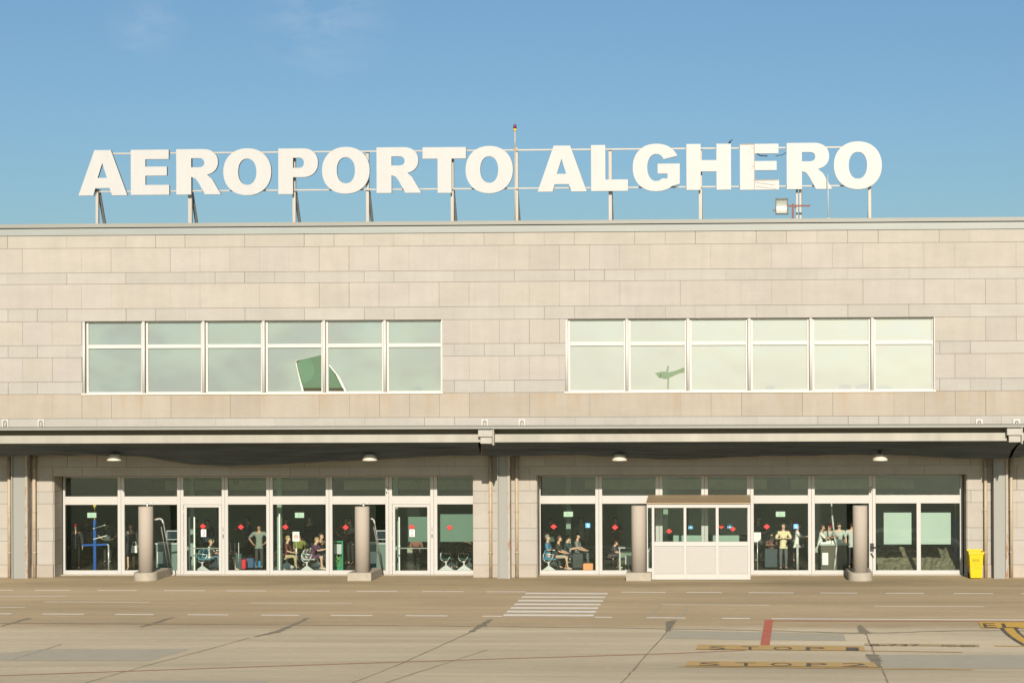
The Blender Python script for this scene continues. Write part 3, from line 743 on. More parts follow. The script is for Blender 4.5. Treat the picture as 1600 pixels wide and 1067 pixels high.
# steel columns and down-pipes
for cx_, w_ in ((30.5, 26), (787, 20), (1564, 22)):
    X = PX(cx_, -.45); hw = w_/43/2
    bm = B(); bx(bm, X-hw+.05, X+hw-.09, -.40, -.37, 0, 4.7); bx(bm, X-hw+.05, X+hw-.09, -.12, -.09, 0, 4.7)
    o = obj('steel_column', bm, STEEL, T)
    bm = B(); bx(bm, X+hw-.088, X+hw, -.47, -.06, 0, 4.7); obj('rusty_flange', bm, RUSTY, o, label='rust streaked right flange')
    bm = B(); bx(bm, X-hw, X-hw+.048, -.47, -.06, 0, 4.7); obj('flange', bm, STEEL, o)
for x in (14.5, 53.5, 766.5, 807.5, 1540, 1580):
    X = PX(x, -.15); bm = B(); tube(bm, (X, -.15, 0.02), (X, -.15, 4.8), .062, n=14)
    for z in (.9, 2.4, 3.9): tube(bm, (X, -.15, z), (X, -.15, z+.05), .072, n=14); bx(bm, X-.02, X+.02, -.1, -.003, z+.005, z+.045)
    obj('downpipe', bm, PIPE, T)

# ---- netting under the canopy
def net(x0, x1, pts, label, seed):
    bm = B(); rnd = random.Random(seed); n = 120; rows = []
    zf_ = cz(690.6, CY-.05)
    for i in range(n+1):
        x = x0+(x1-x0)*i/n; yy = ly(x, pts)
        X = PX(x, -.9, 700); low = PZ(yy, -.9, x)+.008*math.sin(i*.9)+rnd.uniform(-.004, .004)
        row = []
        for j in range(15):
            v = j/14
            Y = (CY+.18)+(-.25-CY-.18)*v
            if v < .82: z = zf_+(low-zf_)*math.sin(v/.82*math.pi/2)**1.6
            else: z = low+(.45)*((v-.82)/.18)**2
            z += .07*math.sin(i*.11+v*13+seed)*math.sin(v*math.pi)+.03*math.sin(i*.05-v*21)*math.sin(v*math.pi)
            row.append(bm.verts.new((X+(-.02*j), Y, z)))
        rows.append(row)
    for a, b in zip(rows, rows[1:]):
        for j in range(14):
            f = bm.faces.new((a[j], b[j], b[j+1], a[j+1])); f.smooth = True
    tag(obj('bird_netting', bm, NET), label, 'netting', 'bird nets under the canopy')
net(-55, 760, [(-60, 711), (0, 711.5), (60, 709), (120, 712), (230, 711.5), (300, 722), (370, 726.5), (430, 726), (560, 720), (700, 711), (762, 709)], 'dark netting sagging lowest in front of the wall above the doors numbered 3 and 2', 1)
net(764, 1581, [(762, 709), (900, 712), (1050, 715), (1200, 712), (1350, 710), (1420, 710), (1500, 714.5), (1583, 714)], 'dark netting slung nearly level under the right part of the canopy above the white booth', 2)
net(1585, 1900, [(1583, 714), (1700, 711), (1900, 715)], 'short dark piece of netting at the far right end of the canopy', 3)

# ---- dome lamps
for x, lab in ((179, 'dome lamp hanging under the canopy, leftmost of four'), (578, 'dome lamp hanging above the second round column from the left'),
               (968, 'dome lamp hanging just left of the white booth roof'), (1375, 'dome lamp hanging above the rightmost round column')):
    Y = -2.0; c = P(x, 714, Y); z0 = P(x, 719.5, Y).z
    t = thing('dome_lamp', 'white metal '+lab, 'lamp', 'dome lamps under the canopy', (c.x, Y, z0))
    bm = B(); lathe(bm, [(.275, 0), (.27, .025), (.245, .10), (.19, .19), (.12, .235), (.10, .24), (.09, .19), (.16, .15), (.22, .08), (.255, .0)], n=28)
    obj('lamp_shade', bm, mat('dusty_white_enamel', (.60, .55, .46), .45, var=.08, scale=6), t)
    bm = B(); lathe(bm, [(.065, .235), (.065, .33), (.03, .35)], n=12); tube(bm, (0, 0, .34), (0, 0, 1.05), .014)
    obj('lamp_holder', bm, BLACK, t)
    bm = B(); ball(bm, (0, 0, .10), .06); obj('bulb', bm, PAPER, t)

# ---- round columns
for k, (x, yb, lab) in enumerate(((228, 908, 'round concrete column beside the woman with a white handbag, leftmost of four'),
                                  (566, 908, 'round concrete column with squared base just left of gate door 2'),
                                  (998, 908, 'round concrete column touching the left side of the white booth'),
                                  (1344, 908, 'round concrete column in front of the desk crowd, rightmost of four'))):
    Y = -1.5+.45; X = PX(x, Y, 850); top = PZ({0: 791, 1: 791, 2: 789.5, 3: 789.5}[k], Y, x)
    t = thing('round_column', lab, 'column', 'round concrete columns in front of the glazing', (X, Y, 0))
    bm = B(); lathe(bm, [(.262, .28), (.262, top-.015), (.25, top)], n=36); obj('shaft', bm, CONC, t)
    bm = B()
    if k == 1:
        bx(bm, -.46, .40, -.44, 1.75, 0, .30)
    elif k == 2:
        bx(bm, -.44, .46, -.44, 1.75, 0, .30)
    else:
        n = 20; s = -1 if k == 3 else 1
        prof = [(.43*math.cos(a), .43*math.sin(a)) for a in [math.pi+math.pi*i/n for i in range(n+1)]]+[(.43, 1.80), (-.43, 1.80)]
        lo = [bm.verts.new((p[0], p[1], 0)) for p in prof]; hi = [bm.verts.new((p[0], p[1], .29)) for p in prof]
        for i in range(len(prof)): bm.faces.new((lo[i], lo[(i+1) % len(prof)], hi[(i+1) % len(prof)], hi[i]))
        bm.faces.new(hi)
    obj('base', bm, CONCB, t, .02)
    if k < 2:
        bm = B(); tube(bm, (.05, 0, top-.01), (.05, 0, top+.07), .03); path(bm, [(-.08, 0, top+.05), (.02, 0, top+.12), (.3, 0.02, top+.13)], .008); obj('top_fitting', bm, CHROME, t)
        bm = B()
        if k == 0: path(bm, [(.24, .3, 2.16), (.40, .3, 2.20), (.50, .3, 2.17), (.56, .32, 2.0)], .032)
        else: path(bm, [(.26, .3, 2.2), (.36, .3, 2.15), (.40, .32, 2.0)], .03)
        o = obj('bent_rail', bm, WHITE, t)
        bm = B(); path(bm, [(.555 if k == 0 else .40, .33, 1.99), (.66 if k == 0 else .54, 1.0, .3)], .02); path(bm, [(.44 if k == 0 else .34, .4, 1.9), (.50, 1.1, .3)], .016)
        obj('brace_rod', bm, BRACE, t)

# ---- white booth in front of the middle doors
BY = -1.0
bt = thing('entrance_booth', 'white glazed entrance booth with solid lower panels and brown sloping roof', 'booth', None, (PX(1091, BY), BY, 0))
def bo(name, bm, m, par=bt, **k):
    bmesh.ops.translate(bm, verts=bm.verts, vec=(-bt.location.x, -bt.location.y, 0)); return obj(name, bm, m, par, **k)
bz = lambda y: P(1091, y, BY).z
bX = lambda x: PX(x, BY, 850)
x0, x1 = bX(1010.5), bX(1172.5); z_t, z_g1, z_g0, z_p1, z_p0, z_b = bz(788), bz(793), bz(846), bz(853), bz(897.5), .015
bm = B(); f0, f1 = BY, BY+.09
cols = [(1018.5, 1022.5), (1068.3, 1072.5), (1118.5, 1123), (1168.3, 1172.5)]
for a, b in cols: bx(bm, bX(a), bX(b), f0, f1, z_b, z_t)
bx(bm, x0, bX(1012.3), f0, f1, z_b, z_t); 
bx(bm, bX(1012.3), bX(1018.5), f0+.004, f1, z_b, .42); bx(bm, bX(1012.3), bX(1018.5), f0+.004, f1, z_g1, z_t)
for (a, b), (c, d) in zip(cols, cols[1:]):
    A_, B_ = bX(b), bX(c)
    bx(bm, A_, B_, f0+.003, f1, z_g1, z_t); bx(bm, A_, B_, f0+.003, f1, z_p1, z_g0); bx(bm, A_, B_, f0+.003, f1, z_b, z_p0)
# side frames back to the wall
for X in (x0, x1-.08):
    bx(bm, X, X+.08, f1+.002, FY-.06, z_t-.12, z_t-.01); bx(bm, X, X+.08, f1+.002, FY-.06, .99, 1.07); bx(bm, X, X+.08, f1+.002, FY-.06, z_b, .10)
bo('frame', bm, WHITE, bevel=.006)
for (a, b), (c, d) in zip(cols, cols[1:]):
    bm = B(); A_, B_ = bX(b)+.002, bX(c)-.002
    bx(bm, A_, B_, f0+.035, f0+.06, z_p0, z_p1); 
    for (u, v) in ((A_+.06, B_-.06),): bx(bm, u, v, f0+.022, f0+.034, z_p0+.05, z_p1-.05)
    for k in range(9): 
        zz = z_p0+.06+k*(z_p1-z_p0-.14)/9; bx(bm, A_+.07, B_-.07, f0+.016, f0+.0215, zz+.012, zz+(z_p1-z_p0-.14)/9-.004)
    bo('lower_panel', bm, mat('cream_panel', (.40, .387, .36), .5, var=.02))
    bm = B(); poly(bm, [(A_, f0+.05, z_g0), (B_, f0+.05, z_g0), (B_, f0+.05, z_g1), (A_, f0+.05, z_g1)]); bo('window_pane', bm, GLS)
bm = B(); poly(bm, [(bX(1012.3), f0+.05, .42), (bX(1018.5), f0+.05, .42), (bX(1018.5), f0+.05, z_g1), (bX(1012.3), f0+.05, z_g1)]); bo('side_light', bm, GLS)
for X in (x0+.04, x1-.04):
    bm = B(); poly(bm, [(X, f1, 1.07), (X, FY-.06, 1.07), (X, FY-.06, z_t-.12), (X, f1, z_t-.12)]); bo('side_pane', bm, GLS)
    bm = B(); bx(bm, X-.02, X+.02, f1+.002, FY-.06, .10, .99); bo('side_panel', bm, mat('cream_panel', (.40, .387, .36), .5))
bm = B(); zr0, zr1 = bz(787.6)+.012, PZ(774.6, FY-.07, 1091)
v = [(x0-.02, BY-.03, zr0), (x1+.02, BY-.03, zr0), (x1+.02, FY-.07, zr1), (x0-.02, FY-.07, zr1)]
lo = [bm.verts.new(p) for p in v]; hi = [bm.verts.new((p[0], p[1], p[2]+.04)) for p in v]
bm.faces.new(lo[::-1]); bm.faces.new(hi)
for i in range(4): bm.faces.new((lo[i], lo[(i+1) % 4], hi[(i+1) % 4], hi[i]))
bo('roof', bm, mat('brown_roof_sheet', (.34, .26, .16), .6, var=.12, scale=1.5, stretch=(.5, 3, 1)))

# ---- yellow bin
c = G(1526, 904.6); t = thing('wheelie_bin', 'bright yellow wheelie bin with open lid beside the right steel column', 'bin', None, (c.x, c.y+.35, 0))
bm = B(); zt_, zb_ = .93, .03
lo = [(-.20, -.24), (.20, -.24), (.20, .22), (-.20, .22)]; hi = [(-.255, -.31), (.255, -.31), (.255, .30), (-.255, .30)]
a = [bm.verts.new((*p, zb_)) for p in lo]; b = [bm.verts.new((*p, zt_)) for p in hi]
ins = [bm.verts.new((p[0]*.9, p[1]*.9, zt_)) for p in hi]; ib = [bm.verts.new((p[0]*.9, p[1]*.9, zb_+.2)) for p in lo]
bm.faces.new(a[::-1]); bm.faces.new(ib)
for i in range(4):
    j = (i+1) % 4
    bm.faces.new((a[i], a[j], b[j], b[i])); bm.faces.new((b[i], b[j], ins[j], ins[i])); bm.faces.new((ins[i], ins[j], ib[j], ib[i]))
obj('body', bm, YEL, t, .012)
bm = B()
for p, q in (((-.28, -.335), (.28, -.30)), ): bx(bm, p[0], q[0], p[1], q[1], .88, .965)
bx(bm, -.28, -.245, -.30, .30, .90, .98); bx(bm, .245, .28, -.30, .30, .90, .98); bx(bm, -.28, .28, .27, .31, .92, 1.03)
obj('rim', bm, YEL, t, .01)
bm = B(); poly(bm, [(-.24, -.28, .86), (.24, -.28, .86), (.24, .26, .86), (-.24, .26, .86)]); ball(bm, (.02, -.1, .9), .07, (1.6, 1, .6)); obj('rubbish', bm, mat('rubbish_dark', (.10, .08, .05), .9, var=.5, scale=20), t)
bm = B(); bx(bm, -.27, .27, .325, .36, .35, 1.0); obj('lid', bm, YEL, t, .01)
for s in (-1, 1):
    bm = B(); tube(bm, (s*.20, .27, .10), (s*.25, .27, .10), .10, n=16); obj('wheel', bm, BLACK, t)
wtext('lettering', 'R.D.D.', mat('bin_print', (.05, .045, .01), .6), ((-.13, -.302, .64), (.12, -.302, .64), (-.13, -.305, .715)), t)
bm = B()
for z, w2 in ((.60, .16), (.535, .15), (.49, .09), (.43, .14), (.385, .13)):
    n = 9
    for i in range(n):
        if (i*7+int(z*100)) % 4: bx(bm, -w2+2*w2*i/n, -w2+2*w2*(i+.8)/n, -.245-.0755*z-.006, -.245-.0755*z+.02, z, z+.008)
obj('small_print', bm, mat('bin_print_faint', (.45, .36, .03), .6), t)

# ------------------------------------------------------------------ rooftop sign
def arc(cx, cy, rx, ry, a0, a1, n=14, p=2.0):
    out = []
    for i in range(n+1):
        a = rad(a0+(a1-a0)*i/n); c, s = math.cos(a), math.sin(a)
        out.append((cx+rx*math.copysign(abs(c)**(2/p), c), cy+ry*math.copysign(abs(s)**(2/p), s)))
    return out
# glyphs in a unit box, y measured downwards
GL = {
 'E': [[(0, 0), (.99, 0), (.99, .21), (.38, .21), (.38, .375), (.94, .375), (.94, .575), (.38, .575), (.38, .78), (1, .78), (1, 1), (0, 1)]],
 'T': [[(0, 0), (1, 0), (1, .25), (.667, .25), (.667, 1), (.345, 1), (.345, .25), (0, .25)]],
 'H': [[(0, 0), (.32, 0), (.32, .353), (.675, .353), (.675, 0), (1, 0), (1, 1), (.675, 1), (.675, .60), (.32, .60), (.32, 1), (0, 1)]],
 'L': [[(0, 0), (.39, 0), (.39, .75), (1, .75), (1, 1), (0, 1)]],
 'A': [[(.33, 0), (.665, 0), (1, 1), (.69, 1), (.637, .838), (.347, .838), (.305, 1), (0, 1)], [(.49, .286), (.393, .613), (.584, .613)]],
 'R': [[(0, 0)]+[(.58, 0)]+arc(.60, .285, .335, .285, -90, 62, 16, 2.2)[1:]+[(.69, .565), (.80, .66), (1, 1), (.645, 1), (.50, .74), (.43, .645), (.335, .61), (.335, 1), (0, 1)],
       [(.335, .20)]+arc(.50, .30, .13, .10, -90, 90, 10, 2.4)+[(.335, .40)]],
 'P': [[(0, 0), (.60, 0)]+arc(.62, .315, .38, .315, -90, 90, 20, 2.2)[1:]+[(.37, .63), (.37, 1), (0, 1)],
       [(.37, .205)]+arc(.53, .315, .115, .11, -90, 90, 10, 2.4)+[(.37, .425)]],
 'O': [arc(.5, .5, .5, .5, 0, 360, 48, 2.15)[:-1], arc(.5, .5, .19, .28, 0, 360, 32, 2.2)[:-1]],
 'G': [arc(.5, .5, .5, .5, -27, -180, 26, 2.2)+arc(.5, .5, .5, .5, 180, 50, 20, 2.2)[1:]+[(1, .845), (1, .42), (.53, .42), (.53, .63), (.74, .63), (.74, .735)]
       + arc(.50, .5, .19, .285, 52, 180, 12, 2.2)+arc(.50, .5, .19, .285, 180, 325, 14, 2.2)[1:]],
}
SY = .55
sg = thing('rooftop_sign', 'large cream white capital letters AEROPORTO ALGHERO on steel posts above the roof', 'sign', None, (PX(750, SY, 300), SY, TOPL-.7))
def sp(name, bm, m, par=sg, **k):
    bmesh.ops.translate(bm, verts=bm.verts, vec=-sg.location); return obj(name, bm, m, par, **k)
LT = [('A', 122.5, 198.7, 234.5, 306), ('E', 204.5, 264.2, 234, 305), ('R', 275.5, 345, 233, 304.5), ('O', 349, 423.7, 231.7, 305.6), ('P', 435, 496.7, 231.9, 303.8),
      ('O', 503.3, 577.5, 229.5, 303.2), ('R', 588.5, 658, 230, 302), ('T', 660.5, 728, 230, 302), ('O', 727.6, 801.2, 228, 302.5),
      ('A', 840, 916.6, 227.5, 300), ('L', 923.7, 981, 226.5, 299), ('G', 988.8, 1062, 224.6, 299.4), ('H', 1072.7, 1142, 224.8, 297.2), ('E', 1156.3, 1217, 224.8, 297),
      ('R', 1229.3, 1300, 223.2, 296), ('O', 1303, 1377.8, 220.9, 296.2)]
for ch, xa, xb, ya, yb in LT:
    bm = B(); p0 = P(xa, yb, SY); p1 = P(xb, ya, SY)
    loops = []
    for lp_ in GL[ch]:
        vs = [bm.verts.new((p0.x+(p1.x-p0.x)*x, SY, p1.z+(p0.z-p1.z)*y)) for x, y in lp_]
        loops += [bm.edges.new((vs[i], vs[(i+1) % len(vs)])) for i in range(len(vs))]
    g_ = bmesh.ops.triangle_fill(bm, edges=loops, use_beauty=True)
    fs = [f for f in g_['geom'] if isinstance(f, bmesh.types.BMFace)]
    r = bmesh.ops.extrude_face_region(bm, geom=fs)
    vb = [v for v in r['geom'] if isinstance(v, bmesh.types.BMVert)]
    bmesh.ops.translate(bm, verts=vb, vec=(0, .11, 0))
    for f in bm.faces:
        f.material_index = 0 if max(abs(v.co.y-SY) for v in f.verts) < 1e-4 else 1
    o = sp('letter', bm, [LET, LETR])
    if ch == 'E' and xa > 1000:
        o['label'] = 'damaged letter E with stained stem and loose face panels'
        bm = B()
        def fl(pts, y=SY-.004): poly(bm, [(q.x, y, q.z) for q in (P(*p_, SY) for p_ in pts)])
        fl([(1156.3, 225.2), (1178.5, 225), (1178.5, 226.4), (1156.3, 226.6)]); fl([(1177.8, 226), (1179, 226), (1179, 296), (1178, 296)])
        rn = random.Random(5)
        for i in range(16):
            x, y = rn.choice((1171, 1175, 1176.5))+rn.uniform(-1.5, 1.5), rn.choice((232, 237, 257, 262, 290))+rn.uniform(-4, 4)
            fl([(x, y), (x+rn.uniform(.5, 1.3), y+.2), (x+.6, y+rn.uniform(1, 2.6))])
        fl([(1179, 281), (1216.5, 280.4), (1216.5, 282.2), (1179, 282.8)]); fl([(1180, 285), (1211, 289.2), (1211, 290), (1180, 285.9)]); fl([(1181, 291.4), (1213, 295), (1213, 295.7), (1181, 292.2)])
        o2 = sp('panel_damage', bm, mat('rust_stain', (.30, .25, .205), .8), o); 
        bm = B(); q = [P(1181, 239.5, SY+.1), P(1188, 243.5, SY+.1), P(1199, 244, SY+.1)]; path(bm, q, .02, 6); q = [P(1212, 244, SY+.1), P(1222, 242.5, SY+.1), P(1229, 238.5, SY+.1)]; path(bm, q, .012, 6)
        sp('loose_cable', bm, BLACK, o)
RY = SY+.22
bm = B(); a, b = P(160, 241, RY), P(1330, 229.8, RY); zz = (a.z+b.z)/2; 
bx(bm, a.x, b.x, RY-.03, RY+.03, zz-.027, zz+.027); sp('rail', bm, GALV)
bm = B(); a, b = P(155, 300.5, RY), P(1345, 289.6, RY); zz = (a.z+b.z)/2; bx(bm, a.x, b.x, RY-.03, RY+.03, zz-.025, zz+.025); sp('rail', bm, GALV)
PYY = SY+.34; zr = TOPL-.7
for x, w_, yt in ((152.3, 4.4, 296), (297.5, 6, 236), (460, 5, 236), (574.7, 4.8, 236), (707, 5, 236), (807, 6.2, 231), (953.8, 5.2, 234), (1094.6, 5.4, 232), (1245.3, 3.2, 232), (1250.6, 3.6, 232), (1358.8, 4.8, 232)):
    X = PX(x, PYY, 330); hw = w_/43/2; zt2 = P(x, yt, PYY).z
    bm = B(); bx(bm, X-hw, X+hw, PYY-.07, PYY+.07, zr, zt2); sp('support_post', bm, GALV, bevel=.006)
    if x not in (1245.3,):
        bm = B(); zb = P(x, 297 if x != 807 else 303, PYY).z
        bar(bm, (X+.02, PYY+.10, zb), (X+.02, PYY+1.25, zr), .10, .08); sp('brace', bm, BRACE)
# warning beacon
c = P(804.6, 232, PYY-.12); t = thing('warning_beacon', 'dark red aviation warning light on a thin mast rising behind the sign', 'beacon', None, (c.x, PYY-.10, TOPL-.7))
zz = lambda y: P(804.6, y, PYY-.1).z-(TOPL-.7)
bm = B(); tube(bm, (0, 0, zz(236)), (0, 0, zz(205)), .028, n=12); tube(bm, (0, 0, zz(234)), (0, 0, zz(232.4)), .09, n=12); tube(bm, (0, 0, 0), (0, 0, zz(234)), .03, n=12); obj('mast', bm, GALV, t)
bm = B(); tube(bm, (0, 0, zz(205.5)), (0, 0, zz(201.5)), .035, .062, n=14); obj('socket', bm, mat('beacon_yellow', (.75, .45, .03), .5), t)
bm = B(); lathe(bm, [(.06, zz(201.4)), (.065, zz(198)), (.055, zz(196)), (.02, zz(194.6))], n=14); obj('lens', bm, mat('dark_red_glass', (.12, .004, .02), .1, coat=1), t)
# floodlight
FYY = .25; q = lambda x, y: P(x, y, FYY)
t = thing('floodlight', 'square grey floodlight on a red bracket at the parapet edge under the sign', 'floodlight', None, (q(1221, 335).x, FYY, TOPL))
def fo(name, bm, m, **k):
    bmesh.ops.translate(bm, verts=bm.verts, vec=-t.location); return obj(name, bm, m, t, **k)
a, b = q(1211.6, 335), q(1231.6, 310.2)
bm = B(); bx(bm, a.x, a.x+.035, FYY-.1, FYY+.14, a.z, b.z); bx(bm, b.x-.035, b.x, FYY-.1, FYY+.14, a.z, b.z); bx(bm, a.x+.035, b.x-.035, FYY-.1, FYY+.14, a.z, a.z+.035); bx(bm, a.x+.035, b.x-.035, FYY-.1, FYY+.14, b.z-.035, b.z)
bx(bm, a.x+.03, b.x-.03, FYY+.10, FYY+.15, a.z+.03, b.z-.03); bx(bm, a.x-.085, a.x-.002, FYY-.03, FYY+.05, a.z+.11, a.z+.19); fo('housing', bm, mat('floodlight_grey', (.13, .13, .12), .5), bevel=.01)
bm = B()
n = 8
for i in range(n):
    z0 = a.z+.036+(b.z-a.z-.072)*i/n; z1 = a.z+.036+(b.z-a.z-.072)*(i+1)/n
    d0 = .07*math.sin(math.pi*i/n); d1 = .07*math.sin(math.pi*(i+1)/n)
    f = poly(bm, [(a.x+.036, FYY+d0, z0), (b.x-.036, FYY+d0, z0), (b.x-.036, FYY+d1, z1), (a.x+.036, FYY+d1, z1)]); f.smooth = True
fo('reflector', bm, mat('reflector', (.40, .39, .34), .45, .2, var=.05))
bm = B(); poly(bm, [(a.x+.036, FYY-.07, a.z+.036), (b.x-.036, FYY-.07, a.z+.036), (b.x-.036, FYY-.07, b.z-.036), (a.x+.036, FYY-.07, b.z-.036)]); fo('lens', bm, GLSU)
bm = B(); c0 = q(1231.8, 322); c1 = q(1266, 321.6); bar(bm, c0, c1, .06, .05); c2 = q(1238.7, 321); bx(bm, c2.x-.035, c2.x+.035, FYY-.03, FYY+.03, TOPL, c2.z+.06)
ball(bm, q(1243, 324.5), .03); fo('bracket', bm, mat('red_oxide', (.17, .045, .03), .6, var=.1))
# antenna
c = P(1294.5, 330, .3); t = thing('antenna_rod', 'thin white antenna rod rising from the parapet behind the last letter R', 'antenna', None, (c.x, .3, TOPL))
bm = B(); tube(bm, (0, 0, 0), (-.02, 0, P(1294, 272, .3).z-TOPL), .022, .012, n=8); obj('rod', bm, WHITE, t); bm = B(); bx(bm, -.04, .04, -.04, .04, 0, .05); obj('foot', bm, GALV, t)
# bird on the H
c = P(1140.3, 224.6, SY+.05)
bm = B(); ball(bm, (0, 0, .055), .045, (.8, 1, 1.1)); ball(bm, (-.035, 0, .02), .028); tube(bm, (0, 0, .07), (.10, 0, .16), .022, .012); tube(bm, (-.06, 0, .02), (-.085, 0, .01), .008, .002, n=5); tube(bm, (0, .01, .0), (0, .01, .04), .004); tube(bm, (0, -.015, .0), (0, -.015, .04), .004)
o = obj('bird', bm, BLACK); o.location = (c.x, c.y, P(1140, 224.9, SY).z); tag(o, 'small dark bird perched head down on the letter H of the roof sign', 'bird')

# ------------------------------------------------------------------ people
def skin_mesh(name, verts, edges, m, parent, sub=1):
    """verts: {key:(pos, rx, ry)}; edges: list of key pairs; first key is the root"""
    keys = list(verts); me = bpy.data.meshes.new(name)
    me.from_pydata([verts[k][0] for k in keys], [(keys.index(a), keys.index(b)) for a, b in edges], [])
    o = bpy.data.objects.new(name, me); COL.objects.link(o)
    mo = o.modifiers.new('skin', 'SKIN'); mo.use_smooth_shade = True; mo.branch_smoothing = .6
    if not me.skin_vertices: me.skin_vertices.new()
    for i, k in enumerate(keys):
        sv = me.skin_vertices[0].data[i]; sv.radius = (verts[k][1], verts[k][2]); sv.use_root = (i == 0)
    s = o.modifiers.new('sub', 'SUBSURF'); s.levels = s.render_levels = sub
    bpy.context.view_layer.update()
    me2 = bpy.data.meshes.new_from_object(o.evaluated_get(bpy.context.evaluated_depsgraph_get()))
    me2.name = name; me2.materials.clear(); me2.materials.append(m)
    for p in me2.polygons: p.use_smooth = True
    bpy.data.objects.remove(o)
    o = bpy.data.objects.new(name, me2); COL.objects.link(o); o.parent = parent
    return o
SKIN = {'a': mat('skin_light', (.62, .38, .27), .5), 'b': mat('skin_tan', (.45, .25, .16), .5)}
HAIR = {'dark': mat('dark_hair', (.03, .02, .015), .6), 'blond': mat('blond_hair', (.45, .30, .13), .6), 'grey': mat('grey_hair', (.30, .28, .25), .6), 'brown': mat('brown_hair', (.12, .06, .03), .6)}
def cloth(c, _n={}):
    k = tuple(c)
    if k not in _n: _n[k] = mat('cloth_%d' % len(_n), k, .85, var=.08, scale=12)
    return _n[k]
def person(label, x, Y, face, pose='stand', h=1.72, top=(.1, .1, .1), bot=(.04, .04, .05), long_sleeve=False, hair='dark', skin='a', arms='down', lean=0.0, legs='long', cap=None, hairlen=0, feet=(.03, .03, .03), skirt=False, dx=0):
    X = PX(x, Y, 860)+dx
    t = thing('person', label, 'person', 'people waiting in the hall', (X, Y, .014)); t.rotation_euler.z = rad(face)
    s = h/1.72
    V = Vector
    if pose == 'stand': pel = V((0, 0, .94))
    else: pel = V((0, 0, .50/s))
    ld = rad(lean)
    up = lambda d, side=0, fwd=0: pel+V((side, math.sin(ld)*d+fwd*math.cos(ld), math.cos(ld)*d-fwd*math.sin(ld)))
    J = {'pel': pel, 'sp': up(.20), 'ch': up(.40), 'nk': up(.55, 0, .0), 'hd0': up(.635, 0, .034), 'hd1': up(.70, 0, .028), 'hd2': up(.755, 0, .01), 'nose': up(.672, 0, .13)}
    for sd, n in ((-1, 'l'), (1, 'r')):
        J['hip'+n] = pel+V((sd*.09, .0, -.03))
        if pose == 'stand':
            J['kn'+n] = V((sd*.10, .02, .49)); J['an'+n] = V((sd*.10, -.02, .09)); J['to'+n] = V((sd*.12, .13, .04))
        else:
            J['kn'+n] = V((sd*.12, .42, .50/s)); J['an'+n] = V((sd*.11, .40+(.08 if sd > 0 else -.04), .09)); J['to'+n] = J['an'+n]+V((sd*.01, .15, -.05))
        sh = up(.47, sd*.185); J['sh'+n] = sh
        am = arms if isinstance(arms, str) else arms[0 if sd < 0 else 1]
        if am == 'down': el, wr, ha = V((sd*.07, -.02, -.28)), V((sd*.07, .05, -.52)), V((sd*.07, .08, -.60))
        elif am == 'lap': el, wr, ha = V((sd*.06, .08, -.26)), V((-sd*.02, .30, -.32)), V((-sd*.05, .36, -.34))
        elif am == 'fwd': el, wr, ha = V((sd*.04, .18, -.20)), V((sd*.02, .42, -.16)), V((sd*.02, .50, -.15))
        elif am == 'fold': el, wr, ha = V((sd*.10, .06, -.25)), V((-sd*.05, .20, -.22)), V((-sd*.12, .22, -.21))
        elif am == 'hip': el, wr, ha = V((sd*.22, -.02, -.22)), V((sd*.05, .06, -.42)), V((sd*.0, .10, -.45))
        else: el, wr, ha = V((sd*.16, .12, -.10)), V((sd*.10, .26, .06)), V((sd*.06, .30, .12))
        J['el'+n], J['wr'+n], J['ha'+n] = sh+el, sh+wr, sh+ha
        fd = (ha-wr).normalized(); pr = fd.orthogonal().normalized()
        side = fd.cross(V((0, 0, 1))) if abs(fd.z) < .9 else V((0, 1, 0)); side.normalize()
        for q in range(4):
            b0 = J['ha'+n]+side*(q-1.5)*.019
            L0 = (.068, .078, .073, .056)[q]; cu = fd.cross(side)*.012
            J['f%d%s' % (q, n)] = b0+fd*.035; J['g%d%s' % (q, n)] = b0+fd*L0+cu
        J['t0'+n] = J['ha'+n]+side*.035-fd*.02; J['t1'+n] = J['ha'+n]+side*.055+fd*.025
    J = {k: v*s for k, v in J.items()}
    R = {'pel': (.135, .10), 'sp': (.12, .09), 'ch': (.145, .10), 'nk': (.046, .046), 'hd0': (.080, .088), 'hd1': (.092, .105), 'hd2': (.07, .08), 'nose': (.012, .012)}
    for n in 'lr':
        R['hip'+n] = (.085, .085); R['kn'+n] = (.056, .056); R['an'+n] = (.038, .038); R['to'+n] = (.036, .026)
        R['sh'+n] = (.055, .055); R['el'+n] = (.040, .040); R['wr'+n] = (.027, .027); R['ha'+n] = (.034, .020)
        for q in range(4): R['f%d%s' % (q, n)] = (.0095, .0095); R['g%d%s' % (q, n)] = (.007, .007)
        R['t0'+n] = (.012, .012); R['t1'+n] = (.009, .009)
    E = [('pel', 'sp'), ('sp', 'ch'), ('ch', 'nk'), ('nk', 'hd0'), ('hd0', 'hd1'), ('hd1', 'hd2'), ('hd0', 'nose')]
    for n in 'lr':
        E += [('pel', 'hip'+n), ('hip'+n, 'kn'+n), ('kn'+n, 'an'+n), ('an'+n, 'to'+n), ('ch', 'sh'+n), ('sh'+n, 'el'+n), ('el'+n, 'wr'+n), ('wr'+n, 'ha'+n), ('ha'+n, 't0'+n), ('t0'+n, 't1'+n)]
        for q in range(4): E += [('ha'+n, 'f%d%s' % (q, n)), ('f%d%s' % (q, n), 'g%d%s' % (q, n))]
    skin_mesh('body', {k: (J[k], R[k][0]*s, R[k][1]*s) for k in J}, E, SKIN[skin], t)
    def sub_(name, ks, ed, m, grow, rr={}):
        vv = {k: (J[k], (rr.get(k, R[k])[0]+grow)*s, (rr.get(k, R[k])[1]+grow)*s) for k in ks}
        return skin_mesh(name, vv, ed, m, t)
